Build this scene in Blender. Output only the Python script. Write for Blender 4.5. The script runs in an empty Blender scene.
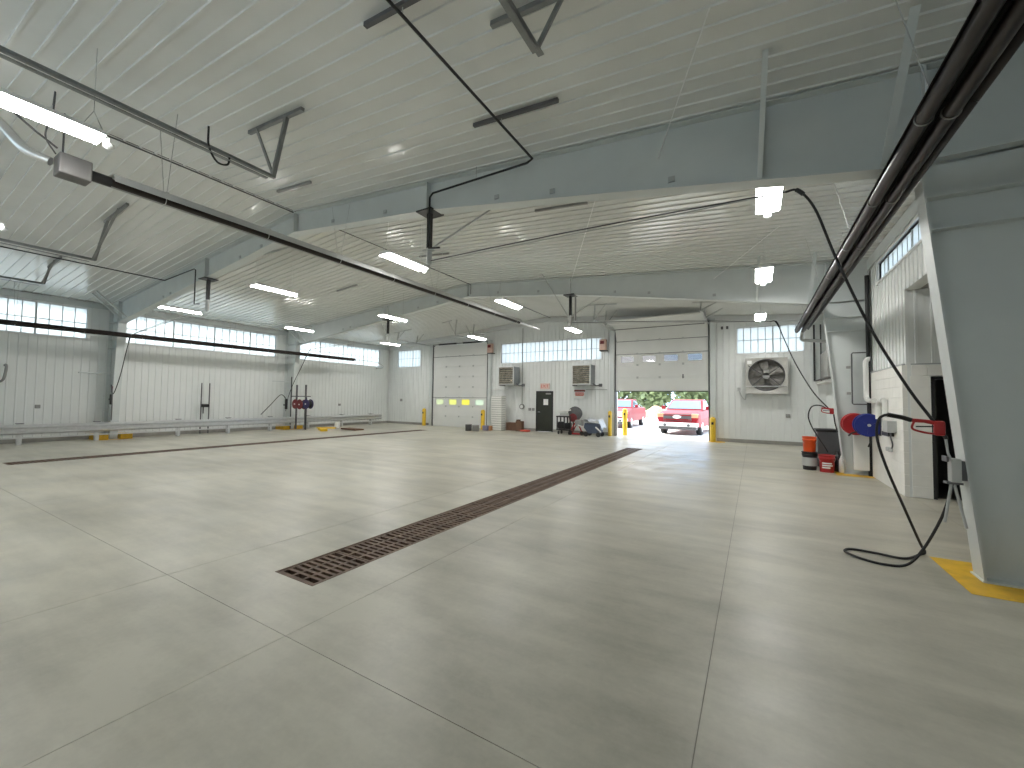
import bpy, bmesh, math, random
from mathutils import Vector, Matrix
random.seed(7)
PI = math.pi
SC = bpy.context.scene
COL = SC.collection

# ---------------------------------------------------------------- camera, sky, sun, exposure
cam_d = bpy.data.cameras.new('camera'); cam = bpy.data.objects.new('camera', cam_d); COL.objects.link(cam)
SC.camera = cam
cam_d.sensor_width = 36.0; cam_d.lens = 411.24 / 1024 * 36.0; cam_d.clip_start = 0.05; cam_d.clip_end = 400
YAW, PITCH, ROLL = math.radians(30.495), math.radians(2.208), math.radians(0.729)
F_ = Vector((-math.sin(YAW) * math.cos(PITCH), math.cos(YAW) * math.cos(PITCH), math.sin(PITCH)))
R0 = Vector((math.cos(YAW), math.sin(YAW), 0)); U0 = R0.cross(F_)
R_ = R0 * math.cos(ROLL) + U0 * math.sin(ROLL); U_ = -R0 * math.sin(ROLL) + U0 * math.cos(ROLL)
cam.matrix_world = Matrix(((R_.x, U_.x, -F_.x, 0), (R_.y, U_.y, -F_.y, 0), (R_.z, U_.z, -F_.z, 1.6), (0, 0, 0, 1)))

SKY_STRENGTH = 4.0
SUN_STRENGTH = 7.0
LAMP_STRENGTH = 46.0
SC.view_settings.view_transform = 'Standard'; SC.view_settings.look = 'None'
SC.view_settings.gamma = 1.0; SC.view_settings.use_curve_mapping = False
SC.view_settings.exposure = 0.28

w = bpy.data.worlds.new('sky'); SC.world = w; w.use_nodes = True
nt = w.node_tree; nt.nodes.clear()
out = nt.nodes.new('ShaderNodeOutputWorld'); bg = nt.nodes.new('ShaderNodeBackground')
tc = nt.nodes.new('ShaderNodeTexCoord'); nz = nt.nodes.new('ShaderNodeTexNoise'); rp = nt.nodes.new('ShaderNodeValToRGB')
nz.inputs['Scale'].default_value = 3.2; nz.inputs['Detail'].default_value = 4; nz.inputs['Roughness'].default_value = 0.5
rp.color_ramp.elements[0].position = 0.40; rp.color_ramp.elements[0].color = (0.42, 0.68, 1.0, 1)
rp.color_ramp.elements[1].position = 0.56; rp.color_ramp.elements[1].color = (0.97, 0.98, 1.0, 1)
nt.links.new(tc.outputs['Generated'], nz.inputs['Vector']); nt.links.new(nz.outputs['Fac'], rp.inputs['Fac'])
nt.links.new(rp.outputs['Color'], bg.inputs['Color']); nt.links.new(bg.outputs['Background'], out.inputs['Surface'])
bg.inputs['Strength'].default_value = SKY_STRENGTH
sun_d = bpy.data.lights.new('sun', 'SUN'); sun_d.energy = SUN_STRENGTH; sun_d.angle = 0.02; sun_d.color = (1.0, 0.97, 0.92)
sun = bpy.data.objects.new('sun', sun_d); COL.objects.link(sun); sun.location = (-30, 5, 40)
sun.rotation_euler = Vector((-1.0, 0.15, 1.25)).to_track_quat('Z', 'Y').to_euler()

# ---------------------------------------------------------------- materials
MATS = {}
def mat(name, col, rough=0.5, metal=0.0, var=0.0, vscale=4.0, bump=0.0, bscale=40.0, emit=None, coat=0.0, spec=0.5):
    if name in MATS: return MATS[name]
    m = bpy.data.materials.new(name); m.use_nodes = True
    n = m.node_tree.nodes; l = m.node_tree.links; b = n['Principled BSDF']
    b.inputs['Base Color'].default_value = (*col, 1); b.inputs['Roughness'].default_value = rough
    b.inputs['Metallic'].default_value = metal; b.inputs['Coat Weight'].default_value = coat
    b.inputs['Specular IOR Level'].default_value = spec
    g = n.new('ShaderNodeNewGeometry')
    if var > 0:
        t = n.new('ShaderNodeTexNoise'); t.inputs['Scale'].default_value = vscale; t.inputs['Detail'].default_value = 5
        l.new(g.outputs['Position'], t.inputs['Vector'])
        r = n.new('ShaderNodeValToRGB'); r.color_ramp.elements[0].position = 0.3; r.color_ramp.elements[1].position = 0.7
        r.color_ramp.elements[0].color = (*[c * (1 - var) for c in col], 1)
        r.color_ramp.elements[1].color = (*[min(1, c * (1 + var)) for c in col], 1)
        l.new(t.outputs['Fac'], r.inputs['Fac']); l.new(r.outputs['Color'], b.inputs['Base Color'])
    if bump > 0:
        t2 = n.new('ShaderNodeTexNoise'); t2.inputs['Scale'].default_value = bscale; t2.inputs['Detail'].default_value = 3
        l.new(g.outputs['Position'], t2.inputs['Vector'])
        bp = n.new('ShaderNodeBump'); bp.inputs['Strength'].default_value = bump; bp.inputs['Distance'].default_value = 0.01
        l.new(t2.outputs['Fac'], bp.inputs['Height']); l.new(bp.outputs['Normal'], b.inputs['Normal'])
    if emit:
        b.inputs['Emission Color'].default_value = (*emit[0], 1); b.inputs['Emission Strength'].default_value = emit[1]
    MATS[name] = m
    return m

def concrete(name, base, dark, rough):
    m = bpy.data.materials.new(name); m.use_nodes = True; MATS[name] = m
    n = m.node_tree.nodes; l = m.node_tree.links; b = n['Principled BSDF']
    g = n.new('ShaderNodeNewGeometry')
    def noise(scale, det, rgh=0.55, vec=None):
        t = n.new('ShaderNodeTexNoise'); t.inputs['Scale'].default_value = scale; t.inputs['Detail'].default_value = det
        t.inputs['Roughness'].default_value = rgh; l.new(vec or g.outputs['Position'], t.inputs['Vector']); return t
    big = noise(0.35, 5); mid = noise(1.6, 6, 0.65); fine = noise(30, 4)
    mp = n.new('ShaderNodeMapping'); mp.inputs['Scale'].default_value = (0.55, 3.0, 1); mp.inputs['Rotation'].default_value = (0, 0, 0.35)
    l.new(g.outputs['Position'], mp.inputs['Vector']); swirl = noise(0.9, 5, 0.6, mp.outputs['Vector'])
    def mth(op, a, bb):
        k = n.new('ShaderNodeMath'); k.operation = op
        for i, q in enumerate((a, bb)):
            if isinstance(q, (int, float)): k.inputs[i].default_value = q
            else: l.new(q, k.inputs[i])
        return k.outputs[0]
    s = mth('ADD', mth('MULTIPLY', big.outputs['Fac'], 0.40), mth('MULTIPLY', mid.outputs['Fac'], 0.28))
    s = mth('ADD', s, mth('MULTIPLY', swirl.outputs['Fac'], 0.27)); s = mth('ADD', s, mth('MULTIPLY', fine.outputs['Fac'], 0.05))
    r = n.new('ShaderNodeValToRGB'); r.color_ramp.elements[0].position = 0.40; r.color_ramp.elements[1].position = 0.57
    r.color_ramp.elements[0].color = (*dark, 1); r.color_ramp.elements[1].color = (*base, 1)
    l.new(s, r.inputs['Fac']); l.new(r.outputs['Color'], b.inputs['Base Color'])
    rr = n.new('ShaderNodeMapRange'); rr.inputs['From Min'].default_value = 0.35; rr.inputs['From Max'].default_value = 0.65
    rr.inputs['To Min'].default_value = rough - 0.08; rr.inputs['To Max'].default_value = rough + 0.10
    l.new(mid.outputs['Fac'], rr.inputs['Value']); l.new(rr.outputs['Result'], b.inputs['Roughness'])
    bp = n.new('ShaderNodeBump'); bp.inputs['Strength'].default_value = 0.12; bp.inputs['Distance'].default_value = 0.01
    l.new(mid.outputs['Fac'], bp.inputs['Height']); l.new(bp.outputs['Normal'], b.inputs['Normal'])
    return m

def translucent(name, col):
    m = bpy.data.materials.new(name); m.use_nodes = True; MATS[name] = m
    n = m.node_tree.nodes; l = m.node_tree.links; n.clear()
    o = n.new('ShaderNodeOutputMaterial'); t = n.new('ShaderNodeBsdfTranslucent'); d = n.new('ShaderNodeBsdfDiffuse'); mx = n.new('ShaderNodeMixShader')
    t.inputs['Color'].default_value = (*col, 1); d.inputs['Color'].default_value = (0.8, 0.82, 0.82, 1); mx.inputs['Fac'].default_value = 0.3
    l.new(t.outputs[0], mx.inputs[1]); l.new(d.outputs[0], mx.inputs[2]); l.new(mx.outputs[0], o.inputs[0])
    return m
def tinted(name, col):
    m = bpy.data.materials.new(name); m.use_nodes = True; MATS[name] = m
    n = m.node_tree.nodes; l = m.node_tree.links; n.clear()
    o = n.new('ShaderNodeOutputMaterial'); t = n.new('ShaderNodeBsdfTransparent'); g = n.new('ShaderNodeBsdfGlossy'); mx = n.new('ShaderNodeMixShader')
    t.inputs['Color'].default_value = (*col, 1); g.inputs['Roughness'].default_value = 0.05; mx.inputs['Fac'].default_value = 0.06
    l.new(t.outputs[0], mx.inputs[1]); l.new(g.outputs[0], mx.inputs[2]); l.new(mx.outputs[0], o.inputs[0])
    return m

M_LINER = mat('liner_white', (0.76, 0.77, 0.745), 0.14, var=0.03, vscale=1.5, bump=0.03, bscale=2.5)
M_WALL = mat('wall_liner_white', (0.78, 0.80, 0.785), 0.38, var=0.02, vscale=2)
M_STEEL = mat('frame_paint', (0.62, 0.655, 0.645), 0.45, var=0.04, vscale=2)
M_WHITE = mat('white_paint', (0.8, 0.81, 0.8), 0.45, var=0.02, vscale=3)
M_TRIM = mat('grey_trim', (0.45, 0.47, 0.47), 0.5, var=0.05)
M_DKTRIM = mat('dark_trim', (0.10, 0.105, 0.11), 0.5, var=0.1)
M_GAP = mat('dark_gap', (0.02, 0.02, 0.02), 0.9, var=0.1)
M_FLOOR = concrete('concrete', (0.545, 0.52, 0.435), (0.315, 0.30, 0.245), 0.37)
M_CURB = concrete('curb_concrete', (0.36, 0.35, 0.32), (0.24, 0.235, 0.21), 0.7)
M_GRATE = mat('cast_iron', (0.14, 0.09, 0.062), 0.6, 0.3, var=0.3, vscale=6, bump=0.2, bscale=60)
M_GALV = mat('galvanized', (0.66, 0.67, 0.67), 0.34, 0.8, var=0.06, vscale=8)
M_ALU = mat('aluminium', (0.72, 0.72, 0.71), 0.28, 0.9, var=0.06, vscale=6)
M_MIRROR = mat('polished_reflector', (0.66, 0.61, 0.54), 0.16, 1.0, var=0.35, vscale=7, bump=0.7, bscale=7)
M_BLACK = mat('black_paint', (0.012, 0.012, 0.013), 0.45, var=0.2)
M_RUBBER = mat('black_rubber', (0.015, 0.015, 0.016), 0.55, var=0.2)
M_TUBE = mat('dark_tube', (0.022, 0.016, 0.014), 0.36, 0.3, var=0.2, vscale=3)
M_DGREY = mat('dark_grey', (0.10, 0.10, 0.105), 0.5, var=0.1)
M_MGREY = mat('mid_grey', (0.30, 0.30, 0.29), 0.5, var=0.08)
M_LGREY = mat('light_grey', (0.48, 0.49, 0.48), 0.5, var=0.05)
M_YELLOW = mat('safety_yellow', (0.78, 0.50, 0.03), 0.45, var=0.08, vscale=5)
M_FYEL = mat('floor_yellow', (0.70, 0.42, 0.02), 0.5, var=0.15, vscale=7)
M_RED = mat('red_paint', (0.42, 0.02, 0.022), 0.4, var=0.1)
M_DRED = mat('dark_red', (0.16, 0.014, 0.016), 0.45, var=0.15)
M_BLUE = mat('blue_paint', (0.012, 0.025, 0.22), 0.35, var=0.1)
M_ORANGE = mat('orange_plastic', (0.78, 0.09, 0.012), 0.4, var=0.05)
M_PVC = mat('white_pvc', (0.78, 0.78, 0.75), 0.35, var=0.02)
M_BLOCK = mat('painted_block', (0.86, 0.85, 0.80), 0.5, var=0.03, vscale=5, bump=0.3, bscale=70)
M_DOORW = mat('door_white', (0.74, 0.745, 0.725), 0.45, var=0.02, vscale=2)
M_MANDOOR = mat('door_dark_green', (0.022, 0.026, 0.018), 0.45, var=0.1)
M_LENS = mat('lamp_lens', (0.9, 0.9, 0.9), 0.4, emit=((1.0, 0.985, 0.95), LAMP_STRENGTH))
M_PANE = translucent('translucent_pane', (0.73, 0.77, 0.77))
M_GLASS = tinted('tinted_glass', (0.34, 0.34, 0.34))
M_PAPER = mat('paper', (0.85, 0.85, 0.83), 0.7, var=0.02)
M_SIGNRED = mat('sign_red', (0.62, 0.10, 0.06), 0.5, var=0.05)
M_WOOD = mat('raw_wood', (0.42, 0.27, 0.12), 0.65, var=0.2, vscale=7)
M_BROWN = mat('brown_cardboard', (0.16, 0.085, 0.05), 0.7, var=0.15)
M_PLASTIC = mat('clear_sheet', (0.66, 0.69, 0.74), 0.3, var=0.1, vscale=8)
M_NAVY = mat('slate_blue', (0.055, 0.075, 0.12), 0.45, var=0.1)
M_CARRED = mat('car_red', (0.27, 0.008, 0.016), 0.45, var=0.04, spec=0.35)
M_CHROME = mat('chrome', (0.8, 0.8, 0.82), 0.12, 1.0, var=0.03)
M_CARGLASS = mat('car_glass', (0.10, 0.15, 0.19), 0.08, var=0.1, coat=0.5)
M_HEADL = mat('headlamp', (0.75, 0.35, 0.2), 0.15, var=0.05)
M_GRAVEL = mat('gravel_ground', (0.56, 0.54, 0.50), 0.9, var=0.12, vscale=3, bump=0.4, bscale=25)
M_LEAF = mat('leaf_green', (0.20, 0.25, 0.12), 0.7, var=0.35, vscale=1.3)
M_BARK = mat('bark', (0.12, 0.09, 0.06), 0.9, var=0.2)
M_ROCK = mat('tan_rock', (0.48, 0.33, 0.22), 0.85, var=0.25, vscale=3)

# ---------------------------------------------------------------- mesh builder
class MB:
    def __init__(s): s.v = []; s.f = []; s.sm = []
    def add(s, vs, fs, smooth=False):
        o = len(s.v); s.v += [tuple(p) for p in vs]
        for f in fs: s.f.append(tuple(i + o for i in f)); s.sm.append(smooth)
        return s
    def bx(s, x0, x1, y0, y1, z0, z1):
        return s.add([(x0, y0, z0), (x1, y0, z0), (x1, y1, z0), (x0, y1, z0), (x0, y0, z1), (x1, y0, z1), (x1, y1, z1), (x0, y1, z1)],
                     [(0, 3, 2, 1), (4, 5, 6, 7), (0, 1, 5, 4), (1, 2, 6, 5), (2, 3, 7, 6), (3, 0, 4, 7)])
    def bevbox(s, x0, x1, y0, y1, z0, z1, b=0.02):
        bm = bmesh.new(); bmesh.ops.create_cube(bm, size=1)
        for q in bm.verts:
            q.co = ((x0 + x1) / 2 + q.co.x * (x1 - x0), (y0 + y1) / 2 + q.co.y * (y1 - y0), (z0 + z1) / 2 + q.co.z * (z1 - z0))
        bmesh.ops.bevel(bm, geom=bm.edges[:], offset=b, segments=2, affect='EDGES', profile=0.5)
        bm.verts.index_update()
        s.add([q.co[:] for q in bm.verts], [[q.index for q in f.verts] for f in bm.faces]); bm.free(); return s
    def prism(s, poly, axis, a, b):
        # poly: 2D points; axis 'x','y','z' = direction of extrusion from a to b
        n = len(poly)
        def P(p, t): return {'x': (t, p[0], p[1]), 'y': (p[0], t, p[1]), 'z': (p[0], p[1], t)}[axis]
        vs = [P(p, a) for p in poly] + [P(p, b) for p in poly]
        fs = [tuple(range(n)), tuple(range(2 * n - 1, n - 1, -1))]
        fs += [((i + 1) % n, i, n + i, n + (i + 1) % n) for i in range(n)]
        return s.add(vs, fs)
    def frame_of(s, d):
        d = d.normalized(); up = Vector((0, 0, 1)) if abs(d.z) < 0.95 else Vector((0, 1, 0))
        a = d.cross(up).normalized(); return a, a.cross(d).normalized()
    def bar(s, p0, p1, w, h):
        p0 = Vector(p0); p1 = Vector(p1); a, b = s.frame_of(p1 - p0)
        q = []
        for p in (p0, p1):
            for i, j in ((-1, -1), (1, -1), (1, 1), (-1, 1)): q.append(p + a * (w / 2 * i) + b * (h / 2 * j))
        return s.add(q, [(0, 1, 2, 3), (7, 6, 5, 4), (1, 0, 4, 5), (2, 1, 5, 6), (3, 2, 6, 7), (0, 3, 7, 4)])
    def angle(s, p0, p1, w, t=0.006):       # an L-shaped section
        p0 = Vector(p0); p1 = Vector(p1); a, b = s.frame_of(p1 - p0)
        s.bar(p0 + a * (w / 2), p1 + a * (w / 2), w, t); s.bar(p0 + b * (w / 2), p1 + b * (w / 2), t, w); return s
    def tube(s, pts, r, seg=8, cap=True):
        pts = [Vector(p) for p in pts]; n = len(pts); rings = []; pa = None
        for i, p in enumerate(pts):
            d = (pts[min(i + 1, n - 1)] - pts[max(i - 1, 0)]).normalized()
            if pa is None: a, _ = s.frame_of(d)
            else:
                a = pa - d * pa.dot(d)
                a = a.normalized() if a.length > 1e-5 else s.frame_of(d)[0]
            b = a.cross(d); pa = a
            rr = r[i] if isinstance(r, (list, tuple)) else r
            rings.append([p + (a * math.cos(2 * PI * k / seg) + b * math.sin(2 * PI * k / seg)) * rr for k in range(seg)])
        vs = [q for rg in rings for q in rg]
        fs = [(i * seg + k, i * seg + (k + 1) % seg, (i + 1) * seg + (k + 1) % seg, (i + 1) * seg + k) for i in range(n - 1) for k in range(seg)]
        s.add(vs, fs, True)
        if cap: s.add(rings[0], [tuple(range(seg - 1, -1, -1))]); s.add(rings[-1], [tuple(range(seg))])
        return s
    def cyl(s, p0, p1, r, seg=16, r2=None): return s.tube([p0, p1], [r, r if r2 is None else r2], seg)
    def lathe(s, prof, c, axis='z', seg=20):
        vs = []; n = len(prof)
        for k in range(seg):
            t = 2 * PI * k / seg
            for (r, h) in prof:
                x, y = r * math.cos(t), r * math.sin(t)
                p = {'z': (x, y, h), 'y': (x, h, y), 'x': (h, x, y)}[axis]
                vs.append((c[0] + p[0], c[1] + p[1], c[2] + p[2]))
        fs = [(k * n + i, ((k + 1) % seg) * n + i, ((k + 1) % seg) * n + i + 1, k * n + i + 1) for k in range(seg) for i in range(n - 1)]
        return s.add(vs, fs, True)
    def torus(s, c, R, r, axis='y', seg=24, rs=8):
        c = Vector(c); pts = []
        for k in range(seg + 1):
            t = 2 * PI * k / seg; x, y = R * math.cos(t), R * math.sin(t)
            pts.append(c + Vector({'z': (x, y, 0), 'y': (x, 0, y), 'x': (0, x, y)}[axis]))
        return s.tube(pts, r, rs, False)
    def mesh(s, name, m):
        me = bpy.data.meshes.new(name); me.from_pydata([Vector(p)[:] for p in s.v], [], s.f)
        me.polygons.foreach_set('use_smooth', s.sm)
        bm = bmesh.new(); bm.from_mesh(me); bmesh.ops.recalc_face_normals(bm, faces=bm.faces[:]); bm.to_mesh(me); bm.free()
        if m: me.materials.append(m)
        return me
    def build(s, name, m, parent=None, **kw):
        me = s.mesh(name, m); o = bpy.data.objects.new(name, me); COL.objects.link(o)
        if parent is not None: attach(o, parent)
        for k, q in kw.items(): o[k] = q
        return o

def attach(o, parent):
    # children are modelled in world space; keep them where they are under a moved Empty
    o.parent = parent; o.matrix_parent_inverse = WM[parent.name].inverted() if parent.name in WM else Matrix()
WM = {}
def empty(name, loc, **kw):
    o = bpy.data.objects.new(name, None); COL.objects.link(o); o.location = loc; o.empty_display_size = 0.1
    WM[o.name] = Matrix.Translation(loc)
    for k, q in kw.items(): o[k] = q
    return o
def thing(name, label, cat, loc, group=None, **kw):
    o = empty(name, loc, **kw); o['label'] = label; o['category'] = cat
    if group: o['group'] = group
    return o
def struct(name, loc=(0, 0, 0), label=None, cat=None):
    o = empty(name, loc, kind='structure')
    if label: o['label'] = label
    if cat: o['category'] = cat
    return o
def tag(o, label, cat, group=None):
    o['label'] = label; o['category'] = cat
    if group: o['group'] = group
    return o
def inst(name, me, parent, loc=(0, 0, 0), rot=(0, 0, 0), **kw):
    o = bpy.data.objects.new(name, me); COL.objects.link(o); o.location = loc; o.rotation_euler = rot
    if parent is not None: attach(o, parent)
    for k, q in kw.items(): o[k] = q
    return o
def spline(pts, n=10):
    P = [Vector(p) for p in pts]; P = [P[0] * 2 - P[1]] + P + [P[-1] * 2 - P[-2]]; o = []
    for i in range(1, len(P) - 2):
        for k in range(n):
            t = k / n; a, b, c, d = P[i - 1:i + 3]
            o.append(0.5 * ((2 * b) + (c - a) * t + (2 * a - 5 * b + 4 * c - d) * t * t + (3 * b - a - 3 * c + d) * t ** 3))
    o.append(P[-2]); return o
def text(body, size, loc, rot, m, parent, name='lettering'):
    c = bpy.data.curves.new(name, 'FONT'); c.body = body; c.size = size; c.align_x = 'CENTER'; c.align_y = 'CENTER'; c.extrude = 0.003
    t = bpy.data.objects.new('tmp', c); COL.objects.link(t); bpy.context.view_layer.update()
    me = bpy.data.meshes.new_from_object(t.evaluated_get(bpy.context.evaluated_depsgraph_get())); bpy.data.objects.remove(t)
    me.name = name; me.materials.clear(); me.materials.append(m)
    return inst(name, me, parent, loc, rot)

# ---------------------------------------------------------------- the hall
XL, XR, XRG, YF, YB = -20.55, 2.31, -9.10, -1.2, 19.0
ZR, SL = 5.88, 0.0822
def zc(x): return ZR - SL * abs(x - XRG)
Y1, Y2 = 5.56, 12.21
PW = 0.2104

# floor: cast slabs with sawn joints, drains let into them
floor = struct('floor')
MB().bx(XL - 0.2, XR + 3.2, YF - 0.2, YB + 0.15, -0.6, -0.5).build('subgrade', M_GAP, floor)
D1 = (-3.80, -3.24, 2.21, 14.3); D2 = (-14.93, -14.36, 2.27, 16.0)
J = 0.0025
def slab(x0, x1, y0, y1): MB().bx(x0 + J, x1 - J, y0 + J, y1 - J, -0.2, 0).build('slab', M_FLOOR, floor)
def slab_hole(x0, x1, y0, y1, d):
    b = MB(); a0, a1, c0, c1 = d
    b.bx(x0 + J, a0, y0 + J, y1 - J, -0.2, 0); b.bx(a1, x1 - J, y0 + J, y1 - J, -0.2, 0)
    b.bx(a0, a1, y0 + J, c0, -0.2, 0); b.bx(a0, a1, c1, y1 - J, -0.2, 0)
    b.bx(a0, a1, c0, c1, -0.5, -0.3)
    b.build('slab', M_FLOOR, floor)
xs = [XL - 0.15, -15.55, -13.75, -9.2, -4.53, -2.72, -0.25, XR + 0.05]
for i in range(7):
    x0, x1 = xs[i], xs[i + 1]
    slab(x0, x1, YF - 0.1, 1.67)
    if i == 1: slab_hole(x0, x1, 1.67, YB + 0.2, D2)
    elif i == 4: slab_hole(x0, x1, 1.67, YB + 0.2, D1)
    else: slab(x0, x1, 1.67, YB + 0.2)
slab(XR + 0.05, XR + 3.1, 5.6, 9.9)
M_JOINT = mat('joint_filler', (0.26, 0.25, 0.215), 0.8, var=0.1)
jf = MB()
for x in xs[1:-1]: jf.bx(x - 0.004, x + 0.004, YF, YB, -0.15, -0.003)
jf.bx(XL, XR, 1.666, 1.674, -0.15, -0.003)
jf.build('joint_filler', M_JOINT, floor)
def patch(poly, par=floor): MB().prism(poly, 'z', 0.0005, 0.003).build('painted_patch', M_FYEL, par, label='safety yellow paint on the slab round a column foot')
patch([(1.58, 5.06), (2.38, 5.06), (2.38, 6.05), (1.58, 6.05)])
patch([(1.60, 11.74), (2.27, 11.74), (2.38, 12.4), (2.38, 12.75), (1.60, 12.75)])
patch([(-20.5, 5.05), (-19.7, 5.05), (-19.7, 6.05), (-20.5, 6.05)])
patch([(-20.5, 11.7), (-19.7, 11.7), (-19.7, 12.7), (-20.5, 12.7)])
patch([(-1.62, 18.45), (-1.02, 18.45), (-1.02, 18.98), (-1.62, 18.98)])

# one pan of ribbed liner, 0.21 m wide, rib towards the room
def pan_profile(ribw=0.05, ribh=0.03):
    wv = PW; c = wv / 2
    return [(0, 0), (c - ribw / 2, 0), (c - ribw * 0.36, -ribh), (c + ribw * 0.36, -ribh), (c + ribw / 2, 0), (wv, 0), (wv, 0.012), (0, 0.012)]

# ceiling: pans run from ridge to eave on each slope
ceiling = struct('ceiling')
def ceil_pan(xa, xb):
    pr = pan_profile(0.036, 0.020); n = len(pr); vs = []
    for x in (xa, xb): vs += [(x, p[0], zc(x) + p[1]) for p in pr]
    fs = [tuple(range(n)), tuple(range(2 * n - 1, n - 1, -1))] + [((i + 1) % n, i, n + i, n + (i + 1) % n) for i in range(n)]
    return MB().add(vs, fs).mesh('panel', M_LINER)
mL, mR = ceil_pan(XL + 0.03, XRG - 0.022), ceil_pan(XRG + 0.022, XR)
for k in range(96):
    y = YF + k * PW
    inst('panel', mL, ceiling, (0, y, 0)); inst('panel', mR, ceiling, (0, y, 0))
MB().prism([(XL - 0.3, zc(XL - 0.3) + 0.015), (XRG, ZR + 0.015), (XR + 0.3, zc(XR + 0.3) + 0.015), (XR + 0.3, 5.4), (XRG, 6.3), (XL - 0.3, 5.4)], 'y', YF - 0.3, YB + 0.3).build('roof_deck', M_GAP, ceiling)

def wall_pan(h, key={}):
    h = round(h, 3)
    if h not in key: key[h] = MB().prism(pan_profile(0.042, 0.018), 'z', 0, h).mesh('panel', M_WALL)
    return key[h]
def pans(par, side, a0, a1, spans):
    # spans: list of (u0, u1, z0, z1) holes; ribbed pans from a0 to a1 along the wall
    n = int((a1 - a0) / PW + 0.01)
    for k in range(n):
        u = a0 + k * PW; c = u + PW / 2
        top = {'left': zc(XL) - 0.0, 'right': zc(XR), 'back': zc(c) - 0.005}[side]
        segs = [(0.14, top)]
        for (h0, h1, z0, z1) in spans:
            if h0 < c < h1:
                ns = []
                for (s0, s1) in segs:
                    if z0 > s0 + 0.02: ns.append((s0, min(s1, z0)))
                    if z1 < s1 - 0.02: ns.append((max(s0, z1), s1))
                    if z1 <= s0 or z0 >= s1: ns = [(s0, s1)]
                segs = ns
        for (s0, s1) in segs:
            if s1 - s0 < 0.03: continue
            loc, rot = {'left': ((XL, u, s0), (0, 0, PI / 2)), 'right': ((XR, u + PW, s0), (0, 0, -PI / 2)), 'back': ((u, YB, s0), (0, 0, 0))}[side]
            inst('panel', wall_pan(s1 - s0), par, loc, rot)
def backing(par, side, u0, u1, top, holes):
    # solid wall behind the liner, split into boxes round the holes
    us = sorted({u0, u1, *[h[0] for h in holes], *[h[1] for h in holes]}); b = MB()
    for a, c in zip(us[:-1], us[1:]):
        m = (a + c) / 2; cut = sorted([(h[2], h[3]) for h in holes if h[0] <= m <= h[1]]); z = -0.2
        segs = []
        for (z0, z1) in cut:
            if z0 > z: segs.append((z, z0))
            z = z1
        segs.append((z, top))
        for (s0, s1) in segs:
            if side == 'left': b.bx(XL - 0.2, XL - 0.013, a, c, s0, s1)
            if side == 'right': b.bx(XR + 0.013, XR + 0.2, a, c, s0, s1)
            if side == 'back': b.bx(a, c, YB + 0.013, YB + 0.2, s0, s1)
            if side == 'front': b.bx(a, c, YF - 0.2, YF - 0.013, s0, s1)
    return b.build('backing', M_WALL, par)

WZ0, WZ1 = 3.60, 4.66
LWIN = [(-0.9, 4.88), (5.95, 11.62), (12.62, 18.2)]
wall_left = struct('wall_left'); hl = [(a, b, WZ0, WZ1) for a, b in LWIN]
pans(wall_left, 'left', YF, YB, hl); backing(wall_left, 'left', YF - 0.2, YB + 0.2, 5.3, hl)

G1 = (-16.62, -12.72, 0, 4.75); G2 = (-5.53, -1.63, 0, 4.40); MD = (-9.72, -8.76, 0, 2.06)
BW = [(-19.72, -17.72), (-11.88, -6.26), (-0.60, 1.66)]
hb = [(*g[:2], -0.3, g[3]) for g in (G1, G2, MD)] + [(a, b, WZ0, WZ1 - 0.02) for a, b in BW]
wall_back = struct('wall_back'); pans(wall_back, 'back', XL, XR, hb); backing(wall_back, 'back', XL - 0.2, XR + 0.2, 6.2, hb)
wall_front = struct('wall_front'); backing(wall_front, 'front', XL - 0.2, XR + 0.2, 6.2, [(-19.9, 1.9, WZ0, WZ1 - 0.02)])
for a, b in ((-19.9, 1.9),): MB().bx(a, b, YF - 0.08, YF - 0.06, WZ0, WZ1 - 0.02).build('added_glazing', M_PANE, wall_front)  # unseen window strip, added behind the camera to light ceiling ribs and near frame

ALC = (6.2, 9.74, -0.3, 3.63); RWIN = (6.5, 11.45)
hr = [ALC, (*RWIN, 4.21, 4.60)]
wall_right = struct('wall_right')
pans(wall_right, 'right', 9.74, YB, [(9.74, 12.1, 0, 2.3), (RWIN[0], RWIN[1], 4.21, 4.60)])
pans(wall_right, 'right', YF, 9.74, [ALC, (RWIN[0], RWIN[1], 4.21, 4.60)])
backing(wall_right, 'right', YF - 0.2, YB + 0.2, 5.3, hr)
# alcove shell: far side wall facing the camera, rear wall, near wall, soffit
sh = MB(); sh.bx(XR + 0.2, 5.6, 9.76, 9.9, 2.3, 3.8); sh.bx(5.4, 5.6, 6.0, 9.76, -0.1, 3.8); sh.bx(XR + 0.2, 5.4, 6.0, 6.19, -0.1, 3.8)
sh.build('alcove_shell', M_WALL, wall_right)
MB().bx(XR + 0.013, 5.4, 6.0, 9.9, 3.64, 3.8).build('soffit', mat('soffit_wood', (0.34, 0.33, 0.31), 0.6, var=0.15), wall_right)
for k in range(14):
    inst('panel', wall_pan(1.30), wall_right, (XR + 0.03 + k * 0.2104, 9.735, 2.326), (0, 0, 0))
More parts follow.
